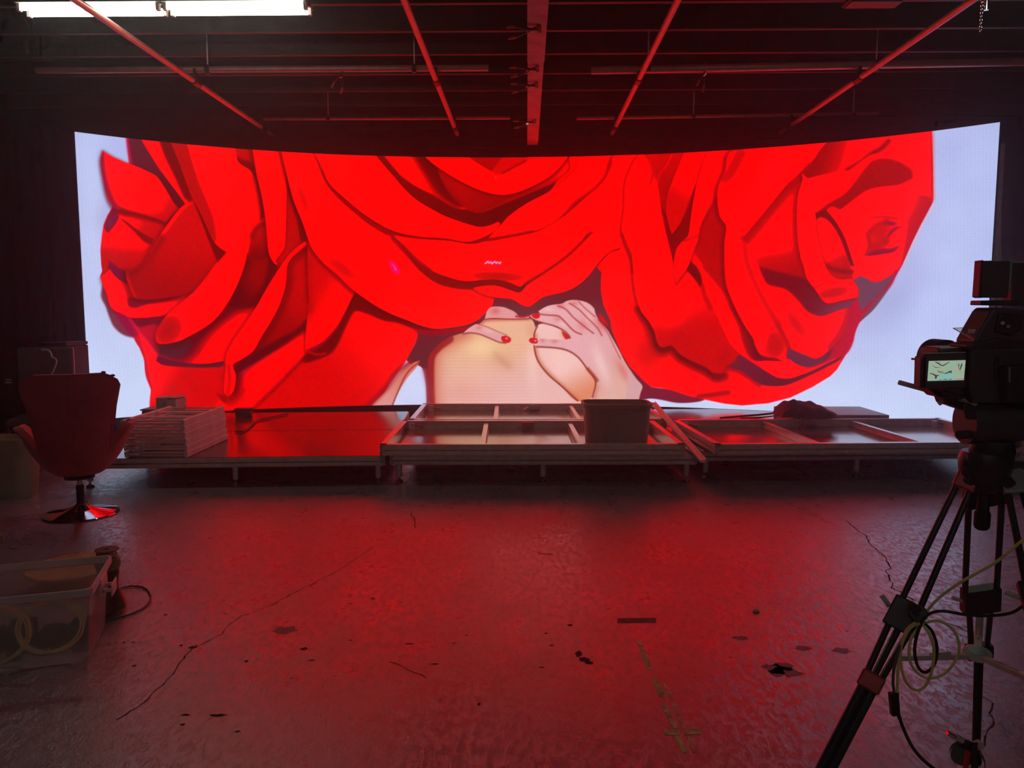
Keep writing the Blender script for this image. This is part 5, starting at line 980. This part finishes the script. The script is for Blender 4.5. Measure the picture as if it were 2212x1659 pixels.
MB().lathe([(.045,hR-.105),(.056,hR-.09),(.058,hR-.05),(.040,hR-.03),(.032,hR-.01)],28).build('olive_tape_wrap','tapeg',rl,local=True,smooth=True)
P=[]
for i in range(60):
    a=i*2*math.pi/18; P.append((.046*math.cos(a)+.004*math.sin(i),.046*math.sin(a),hR-.055+.035*i/60-.012*math.cos(a)))
MB().tube(P,.0035,6).build('loose_turns','wire',rl,local=True,smooth=True)
cable('loose_cable',[(245,1285),(262,1270),(290,1266),(312,1270),(324,1283),(324,1297),(310,1313),(285,1325),(255,1334),(225,1340),(205,1345)],.0045,'wire','thin cable looping over the floor from the reel',z=.006)
cable('floor_cable_loop',[(255,1290),(267,1294),(272,1303),(262,1316),(245,1326),(222,1334)],.0045,'wire','small inner cable loop on the floor at the reel foot',z=.006)
# scraps at left edge
t=tag(MB().box(-.03,.02,-.004,.004,0,.05).build('paper_scrap','pinkpaper',origin=None),'pale torn tag at the left edge, below the beige bin','scrap'); q=on(1,1172,0.0); t.location=(q.x,q.y,0.001); t.rotation_euler=(R(10),0,R(20))
t=MB().box(-.035,.012,-.004,.004,0,.035).build('cardboard_flap','pinkpaper'); tag(t,'pale cardboard flap at the left edge, in front of the beige bin','scrap'); q=on(2,1030,0); t.location=(-3.9,5.35,.17) if False else (on(2,1060,0).x,on(2,1060,0).y,0.06); 
MB().tube([(-.02,0,-.06),(-.02,0,.0)],.006,6).build('stick','pinkpaper',t,local=True)
# floor tape
def tapeq(name,quad,mt,lab,cat='tape'):
    P=[on(x,y,.0) for x,y in quad]; m=MB(); m.solid([p+Vector((0,0,.0013)) for p in P],[p+Vector((0,0,.0002)) for p in P]); o=m.build(name,mt,origin=sum(P,Vector())/len(P)); return tag(o,lab,cat)
tapeq('tape_mark',[(1334,1336),(1417,1335),(1417,1345),(1333,1346)],'taped','short grey tape bar across the middle of the red floor')
tapeq('tape_mark',[(1433,1574),(1470,1577),(1466,1589),(1436,1587)],'tape','left arm of the yellowed tape cross near the bottom')
tapeq('tape_mark',[(1480,1576),(1508,1571),(1516,1586),(1478,1587)],'tape','right arm of the yellowed tape cross near the bottom')
def strip_tape(pts,w,lab):
    m=MB(); rnd=random.Random(len(pts))
    for (a,b) in pts:
        A=on(*a,.0); B=on(*b,.0); d=(B-A).normalized(); nn=Vector((-d.y,d.x,0)); n=6
        for k in range(n):
            p=A.lerp(B,k/n); q=A.lerp(B,(k+.97)/n); w0=w*rnd.uniform(.6,1.05); w1=w*rnd.uniform(.6,1.05)
            m.solid([p-nn*w0+Vector((0,0,.001)),q-nn*w1+Vector((0,0,.001)),q+nn*w1+Vector((0,0,.001)),p+nn*w0+Vector((0,0,.001))],[p-nn*w0,q-nn*w1,q+nn*w1,p+nn*w0])
    o=m.build('floor_tape_line','tape',origin=on(*pts[0][0],0)); return tag(o,lab,'tape')
strip_tape([((1380,1385),(1404,1446)),((1411,1462),(1432,1506)),((1435,1524),(1460,1574)),((1464,1590),(1480,1625))],.013,'left one of two worn tape lines running to the bottom')
strip_tape([((1434,1476),(1452,1510)),((1454,1520),(1478,1574)),((1488,1592),(1500,1625))],.006,'right one of two worn tape lines, the thinner one')
tapeq('floor_scrap',[(1163,1195),(1195,1196),(1195,1198),(1163,1197)],'orange','thin red strip lying on the floor near the stage','scrap')
q=on(1633,1322,0); m=MB().lathe([(0,0),(.012,.002),(.014,.008),(.006,.014),(0,.015)],9,Matrix.Translation(q)@Matrix.Diagonal((1.3,.8,1,1)),cap=False); tag(m.build('pebble','tape',origin=q),'tiny crumb on the red floor right of the tape bar','debris')
q=on(28,1184,0); m=MB().tube(smooth_path([q+Vector((-.02,0,.006)),q+Vector((0,-.01,.008)),q+Vector((.02,.008,.006))]),.006,6); tag(m.build('floor_scrap','card',origin=q),'tiny curled white scrap on the floor at the left','debris')
# ---------------- tripod ----------------
YT=2.05
apex=at(2128,1015,YT)
tp=thing('tripod','black twin-tube video tripod with red and grey leg tops','tripod',(apex.x,YT,0))
# bowl and handle
cz=apex.z
MB().lathe([(.028,cz-.06),(.045,cz-.045),(.062,cz-.01),(.066,cz+.03),(.058,cz+.05)],28,Matrix.Translation((apex.x,YT,0))).build('bowl','blackmetal',tp,smooth=True)
zb=at(2128,1144,YT).z; zg=at(2128,1108,YT).z
MB().lathe([(.012,zb),(.017,zb+.004),(.020,zb+.012),(.020,zg),(.016,zg+.006),(.015,cz-.04)],20,Matrix.Translation((apex.x,YT,0))).build('bowl_handle','rubber',tp,smooth=True)
def ext(a,b,z): t=(a.z-z)/(a.z-b.z); return a+(b-a)*t
LEGS=[]
# left leg, far leg, right leg: upper tube pairs, clamp centre, lower end
L1=[(at(2070,1040,2.06),at(1932,1328,2.0)),(at(2100,1050,2.04),at(1984,1322,1.98))]
L2=[(at(2093,1078,2.10),at(2084,1290,2.26)),(at(2164,1078,2.10),at(2152,1290,2.26))]
L3=[(at(2176,1058,2.0),at(2222,1290,1.84)),(at(2206,1050,1.99),at(2268,1280,1.83))]
def leg(prs,foot,wid,topmat,lowr,lab,tw=.017):
    lg=MB()
    for a,b in prs: lg.tube([a,b],tw*.5,12)
    o=lg.build('leg','blackmetal',tp,smooth=True)
    mid=(prs[0][1]+prs[1][1])/2; top=(prs[0][0]+prs[1][0])/2; d=(foot-mid).normalized(); side=(prs[1][1]-prs[0][1]).normalized(); side=(side-d*side.dot(d)).normalized()
    MB().bar(mid-d*.034,mid+d*.05,wid,.038,up=side.cross(d)).build('leg_clamp','blackmetal',o,bevel=.004)
    # clamp levers
    MB().bar(mid-side*wid*.5+d*.005,mid-side*(wid*.5+.03)-d*.012,.012,.01).build('clamp_lever','aludark',o,bevel=.002)
    s2=mid+d*.05; e2=mid+d*.19
    m=MB()
    for k in (-1,0,1): m.tube([s2+side*k*wid*.3,e2+side*k*wid*.22],.0085,10)
    m.build('middle_section','blackmetal',o,smooth=True)
    m=MB()
    for k in (-.5,.5): m.bar(s2+side*k*wid*.3+d*.01-Vector((0,.008,0)),e2+side*k*wid*.22-Vector((0,.008,0)),.0025,.0025)
    m.build('slot_line','aludark',o)
    MB().bar(e2-d*.012,e2+d*.035,wid*.72,.034,up=side.cross(d)).build('lower_clamp',topmat if topmat=='redano' else 'blackmetal',o,bevel=.005)
    m=MB()
    for k in (-1,1): m.tube([e2+d*.03+side*k*lowr*.55,foot+side*k*lowr*.45],lowr*.62,12)
    m.build('lower_section','blackmetal',o,smooth=True)
    MB().tube([foot,foot+Vector((0,0,-.0))+d*-.03],lowr*1.4,12).build('foot','rubber',o,smooth=True)
    # top bracket
    dt=(prs[0][1]-prs[0][0]).normalized(); sd=(prs[1][0]-prs[0][0]).normalized()
    m=MB(); m.bar(top-dt*.05,top+dt*.018,(prs[1][0]-prs[0][0]).length+.020,.034,up=sd.cross(dt)); br=m.build('leg_bracket',topmat,o,bevel=.005)
    MB().bar(top-dt*.036-Vector((0,.0172,0)),top-dt*.012-Vector((0,.0172,0)),(prs[1][0]-prs[0][0]).length*.72,.003,up=sd.cross(dt)).build('bracket_window','black',br)
    return mid,e2
f1=ext(at(1950,1350,1.99),at(1797,1640,1.93),.012); f2=at(2107,1659,2.43); f2.z=.012; f3=ext(at(2245,1290,1.83),at(2330,1560,1.66),.012)
m1,e1=leg(L1,f1,.082,'redano',.021,'');m2,e2=leg(L2,f2,.105,'blackmetal',.012,'');m3,e3=leg(L3,f3,.08,'grano',.018,'')
m=MB()
m.bar(at(2120,1000,YT),(L1[0][0]+L1[1][0])/2,.05,.035); m.bar(at(2140,1000,YT),(L3[0][0]+L3[1][0])/2,.05,.035); m.bar(Vector((apex.x,YT,cz)),(L2[0][0]+L2[1][0])/2,.08,.04); m.build('shoulder','blackmetal',tp,bevel=.006)
hub=at(2111,1412,2.08)
m=MB().lathe([(.028,-.008),(.036,-.004),(.036,.004),(.026,.009)],24,Matrix.Translation(hub)@Matrix.Rotation(R(18),4,'X')@Matrix.Diagonal((1.05,.9,1,1))); sp=m.build('spreader_hub','aludark',tp,smooth=True)
MB().lathe([(.024,.0092),(.024,.0105)],24,Matrix.Translation(hub)@Matrix.Rotation(R(18),4,'X')@Matrix.Diagonal((1.05,.8,1,1))).build('hub_badge','grano',sp)
for q in (at(1942,1420,2.01),at(2262,1482,1.86),m2+(e2-m2)*.4):
    m=MB().bar(hub+Vector((0,0,-.006)),q,.020,.014); m.bar(hub+(q-hub)*.35+Vector((0,0,.004)),hub+(q-hub)*.62+Vector((0,0,.004)),.006,.010); m.build('spreader_arm','aludark',tp,bevel=.002)
# fluid head
hd=thing('fluid_head','round black fluid head between tripod and video camera','tripod head',at(2150,985,YT))
hc=at(2140,915,YT)
MB().tube([at(2083,912,YT),at(2205,912,YT)],.058,32).build('tilt_drum','blackplastic',hd,smooth=True)
MB().tube([at(2070,940,YT-.03),at(2090,938,YT-.02)],.011,16).build('tilt_knob','blackplastic',hd,smooth=True)
MB().lathe([(.05,at(2150,992,YT).z),(.055,at(2150,975,YT).z),(.05,at(2150,950,YT).z)],28,Matrix.Translation((hc.x+.008,YT,0))).build('pan_base','blackmetal',hd,smooth=True)
MB().solid([at(x,y,YT-.045) for x,y in ((2078,872),(2208,872),(2205,905),(2085,905))],[at(x,y,YT+.06) for x,y in ((2078,872),(2208,872),(2205,905),(2085,905))]).build('balance_plate','blackmetal',hd,bevel=.004)
MB().tube(smooth_path([at(2090,980,YT-.03),at(2092,1002,YT-.035),at(2084,1004,YT-.04)]),.004,8).build('lock_lever','chrome',hd,smooth=True)
MB().box(-.025,.025,-.015,.015,-.012,.012,Matrix.Translation(at(2196,1003,YT-.03))).build('brake_box','blackplastic',hd,bevel=.003)
MB().tube([at(2200,962,YT-.06),at(2260,950,YT-.35)],.009,10).build('pan_handle','aludark',hd,smooth=True)
# video camera
vc=thing('video_camera','black video camera on the tripod at the right edge','video camera',at(2140,872,YT))
def slab(name,pts,Ya,Yb,mt,par,bevel=.004):
    a=[at(x,y,Ya) for x,y in pts]; c=Vector((0,Yb-Ya,0)); return MB().solid(a,[p+c for p in a]).build(name,mt,par,bevel=bevel)
slab('body',[(2098,752),(2240,746),(2242,872),(2100,872),(2094,820)],1.99,2.14,'blackplastic',vc,.008)
slab('side_panel',[(2150,770),(2160,770),(2158,820),(2148,820)],1.986,1.992,'blackmetal',vc,.002)
slab('battery',[(2175,790),(2250,786),(2250,868),(2178,868)],1.95,1.99,'blackmetal',vc,.008)
slab('card_slot',[(2180,794),(2183,794),(2183,826),(2180,826)],1.945,1.95,'grano',vc,.001)
slab('front_block',[(2028,752),(2100,748),(2100,866),(2052,862),(2034,846)],2.02,2.12,'blackplastic',vc,.008)
ax0=at(2096,775,2.06); ax1=at(2016,772,2.20)
def oriented(a,b): d=(b-a).normalized(); q=d.to_track_quat('Z','Y'); return Matrix.Translation(a)@q.to_matrix().to_4x4(),(b-a).length
T,Ln=oriented(ax0,ax1)
MB().lathe([(.026,-.01),(.030,.0),(.032,Ln*.25),(.037,Ln*.28),(.038,Ln*.55),(.050,Ln*.62),(.053,Ln),(.048,Ln),(.044,Ln*.8)],36,T).build('lens','blackplastic',vc,smooth=True)
MB().lathe([(.0385,Ln*.3),(.040,Ln*.33),(.040,Ln*.5),(.0385,Ln*.53)],48,T).build('focus_ring','rubber',vc)
MB().tube([at(1978,776,2.15),at(1969,775,2.15)],.003,8).build('lens_pin','alu',vc)
slab('handle_block',[(2150,664),(2215,668),(2218,742),(2110,746),(2104,738),(2122,706),(2142,672)],2.01,2.10,'blackplastic',vc,.006)
slab('handle_cheek',[(2160,676),(2210,680),(2206,712),(2185,724),(2150,716)],2.003,2.01,'blackmetal',vc,.003)
for x,y,r in ((2166,698,.005),(2178,705,.0045)): MB().tube([at(x,y,2.003),at(x,y,1.996)],r,14).build('knob','alu' if r>.0046 else 'grano',vc,smooth=True)
slab('rail_mount',[(2104,712),(2122,710),(2118,736),(2104,733)],2.03,2.06,'aludark',vc,.002)
slab('shoulder_pad',[(2090,744),(2160,730),(2230,742),(2230,756),(2094,760)],1.99,2.08,'redano' if False else 'blackmetal',vc,.006)
for (a,b,r) in (((1942,826,2.16),(2110,872,2.0),.0068),((1984,822,2.24),(2110,850,2.1),.0068)): MB().tube([at(*a),at(*b)],r,14).build('support_rod','aludark',vc,smooth=True)
slab('base_plate',[(2010,842),(2104,864),(2100,892),(2076,884),(2047,874),(2042,860),(2026,858)],2.03,2.09,'blackmetal',vc,.003)
MB().tube([at(2028,873,2.05),at(2044,860,2.05)],.0055,10).build('thumb_screw','alu',vc,smooth=True)
MB().bar(at(2037,844,2.02),at(2103,861,1.98),.002,.003).build('edge_highlight','chrome',vc)  # this sliver and the next are added as highlights on the plate
MB().bar(at(2054,852,2.02),at(2072,855,2.01),.002,.003).build('strip_highlight','chrome',vc)
# thin glass filter tray
g_=[at(2059,709,2.10),at(2118,706,2.18),at(2112,735,1.99),at(2104,734,1.98)]
MB().solid(g_,[p+Vector((0,0,.0015)) for p in g_]).build('glass_filter','glass',vc)
MB().tube([g_[0],g_[3]],.0012,6).tube([g_[0],g_[1]],.0006,6).build('filter_edge','aludark',vc)
# monitor
mo=thing('field_monitor','small flip-out monitor showing a green picture of the roses','monitor',at(2045,838,1.93))
slab('housing',[(1994,764),(2088,761),(2088,838),(1990,840)],1.925,1.945,'blackplastic',mo,.004)
MB().tube([at(2002,763.5,1.922),at(2087,761,1.922)],.0012,6).build('top_edge','alu',mo)
slab('side_grip',[(1990,772),(2003,766),(2001,836),(1988,838)],1.925,1.96,'redano' if False else 'blackmetal',mo,.003)
M['scr']=emis('screen_green',(.30,.42,.30),1); M['scrk']=emis('screen_dark',(.06,.05,.06),1); M['scrc']=emis('screen_cyan',(.22,.46,.40),1); M['scrr']=emis('screen_pink',(.45,.16,.18),1)
YS=1.921
slab('screen_picture',[(2007,780),(2086,778),(2082,821),(2004,823)],1.9235,1.925,'scr',mo,0)
def sp_(name,polys,mt,Y):
    m=MB()
    for P in polys: a=[at(x,y,Y) for x,y in P]; m.add(a,[tuple(range(len(a)))])
    m.build(name,mt,mo)
Z=lambda X,Y: (1900+X/7.09,720+Y/7.09)
sp_('screen_pale_area',[[Z(870,720),Z(900,650),Z(960,620),Z(1000,622),Z(1080,590),Z(1110,610),Z(1135,660),Z(1140,705)]],'scrc',1.9232)
sp_('screen_dark_shapes',[[Z(840,435),Z(870,435),Z(960,490),Z(1060,440),Z(1080,438),Z(980,500),Z(950,503)],[Z(790,470),Z(850,515),Z(960,525),Z(850,525)],[Z(760,640),Z(785,605),Z(880,640),Z(930,640),Z(880,660),Z(870,700),Z(845,690),Z(850,655),Z(790,620)],[Z(880,560),Z(910,585),Z(1000,612),Z(1100,565),Z(1108,615),Z(1080,600),Z(1010,622),Z(900,595)],[Z(1210,450),Z(1222,480),Z(1215,520),Z(1205,500)],[Z(1260,450),Z(1270,480),Z(1240,560),Z(1225,540)]],'scrk',1.9230)
sp_('screen_pink_shapes',[[Z(890,430),Z(920,435),Z(945,490),Z(925,490)],[Z(900,585),Z(960,572),Z(1000,595),Z(960,590)],[Z(1150,700),Z(1295,690),Z(1295,705),Z(1150,708)],[Z(1200,450),Z(1212,520),Z(1280,640),Z(1205,540)]],'scrr',1.9231)
sp_('screen_bars',[[Z(915,708),Z(940,706),Z(940,716),Z(915,718)],[Z(975,703),Z(1035,700),Z(1035,710),Z(975,712)],[Z(1060,700),Z(1115,697),Z(1115,706),Z(1060,709)]],'scrk',1.9229)
# transmitter box
tx=thing('transmitter_box','dark upright box mounted at the top of the video camera','box',at(2152,660,2.05))
slab('body',[(2124,563),(2182,562),(2178,643),(2119,643)],2.03,2.06,'blackplastic',tx,.003)
slab('side_edge',[(2119.5,562),(2125,562),(2120.5,644),(2114,641)],2.03,2.06,'redano' if False else 'blackmetal',tx,.001)
slab('light_edge',[(2183,562),(2188,562),(2183,630),(2179,630)],2.028,2.05,'grano',tx,.001)
slab('foot_plate',[(2120,649),(2200,648),(2200,661),(2119,659)],2.02,2.07,'blackmetal',tx,.002)
slab('rear_block',[(2186,566),(2216,566),(2216,660),(2186,660)],2.05,2.09,'blackplastic',tx,.003)
# cables on the tripod
def hang(name,pts,r,mt,lab): 
    P=[at(*p) for p in pts]; o=MB().tube(smooth_path(P,8),r,9).build(name,mt,smooth=True,origin=P[0]); return tag(o,lab,'cable')
y=1.93
hang('yellow_cable',[(2240,1148,1.80),(2212,1165,1.82),(2150,1215,1.86),(2080,1255,1.90),(2030,1290,1.92),(2003,1320,1.93),(1990,1348,1.93),(1968,1380,1.92),(1964,1420,1.92),(1978,1450,1.92),(2005,1465,1.92),(2040,1455,1.92),(2065,1425,1.92),(2072,1395,1.92),(2060,1362,1.92),(2030,1342,1.92),(2000,1345,1.93),(1978,1352,1.94)],.0036,'cabley','yellow-green cable sweeping from the right edge into a big loop')
hang('yellow_cable_coil',[(1978,1345,1.92),(1958,1362,1.91),(1946,1400,1.91),(1947,1440,1.91),(1958,1475,1.91),(1980,1491,1.91),(2000,1480,1.91),(2014,1445,1.91),(2017,1400,1.91),(2005,1365,1.91),(1988,1348,1.92),(1965,1358,1.90),(1948,1392,1.90),(1941,1430,1.90),(1939,1470,1.90),(1938,1502,1.90)],.0036,'cabley','yellow-green coil hanging from the left tripod leg clamp')
hang('black_cable',[(2250,1290,1.84),(2212,1308,1.85),(2180,1325,1.87),(2130,1330,1.90),(2080,1327,1.92),(2040,1320,1.93),(2012,1324,1.93),(1994,1340,1.92),(1980,1375,1.915),(1976,1410,1.915),(1984,1442,1.915),(2000,1452,1.915),(2018,1435,1.915),(2024,1400,1.915),(2014,1365,1.915),(1998,1348,1.92)],.0040,'cablek','black cable curving across the tripod legs into a small loop')
hang('grey_cable',[(1962,1365,1.905),(1944,1400,1.90),(1932,1440,1.90),(1929,1475,1.90),(1933,1502,1.90)],.0036,'cableg','grey cable running down into the black adapter')
hang('trailing_cable',[(1942,1546,1.90),(1950,1570,1.89),(1966,1605,1.87),(1985,1632,1.85),(2010,1655,1.83),(2050,1680,1.80),(2110,1700,1.77)],.0042,'cablek','black cable trailing from the adapter to the bottom edge')
ad=thing('cable_adapter','black inline adapter hanging left of the cable coil','adapter',at(1935,1525,1.90)); slab('case',[(1924,1501),(1942,1499),(1946,1547),(1928,1549)],1.893,1.91,'cablek',ad,.002); MB().tube([at(1938,1496,1.9),at(1938,1503,1.9)],.005,8).tube([at(1941,1545,1.9),at(1944,1553,1.9)],.005,8).build('strain_relief','rubber',ad)
kn=thing('cable_tie_knob','round black hook clamp holding the cables on the tripod','clamp',at(1985,1325,1.94)); MB().tube([at(1984,1325,1.955),at(1984,1325,1.93)],.022,20).build('disc','blackmetal',kn,bevel=.003); slab('upper_arm',[(1966,1305),(1978,1303),(1996,1318),(1975,1330)],1.93,1.95,'blackmetal',kn,.003); MB().tube(smooth_path([at(1985,1318,1.928),at(1986,1326,1.926),at(1978,1333,1.926)]),.002,8).build('steel_hook','chrome',kn,smooth=True)
# clamp with disc at the bottom right
gc=thing('super_clamp','small metal clamp with a round disc by the far tripod foot','clamp',at(2085,1640,2.15))
Yc=2.12
MB().bar(at(2046,1583,Yc),at(2063,1592,Yc),.016,.012).build('silver_jaw','chrome',gc,bevel=.002); MB().bar(at(2062,1590,Yc),at(2080,1600,Yc),.018,.014).build('hinge_block','alu',gc,bevel=.003)
MB().bar(at(2072,1600,Yc+.01),at(2098,1612,Yc+.01),.024,.02).build('clamp_body','blackmetal',gc,bevel=.004)
MB().tube([at(2078,1628,Yc+.02),at(2078,1628,Yc+.03)],.032,28).build('disc','blackplastic',gc,smooth=True)
P=[at(2078,1628,Yc+.015)+Vector((math.cos(R(a))*.033,0,math.sin(R(a))*.033)) for a in range(150,281,10)]; MB().tube(P,.0016,6).build('disc_rim','chrome',gc,smooth=True)
MB().tube([at(2092,1622,Yc-.02),at(2084,1672,Yc-.04)],.007,12).build('red_handle','redtip',gc,smooth=True); MB().tube([at(2104,1602,Yc),at(2106,1690,Yc-.03)],.009,12).build('post','blackmetal',gc,smooth=True); MB().tube([at(2110,1604,Yc),at(2118,1614,Yc)],.012,12).build('knob','aludark',gc,smooth=True)
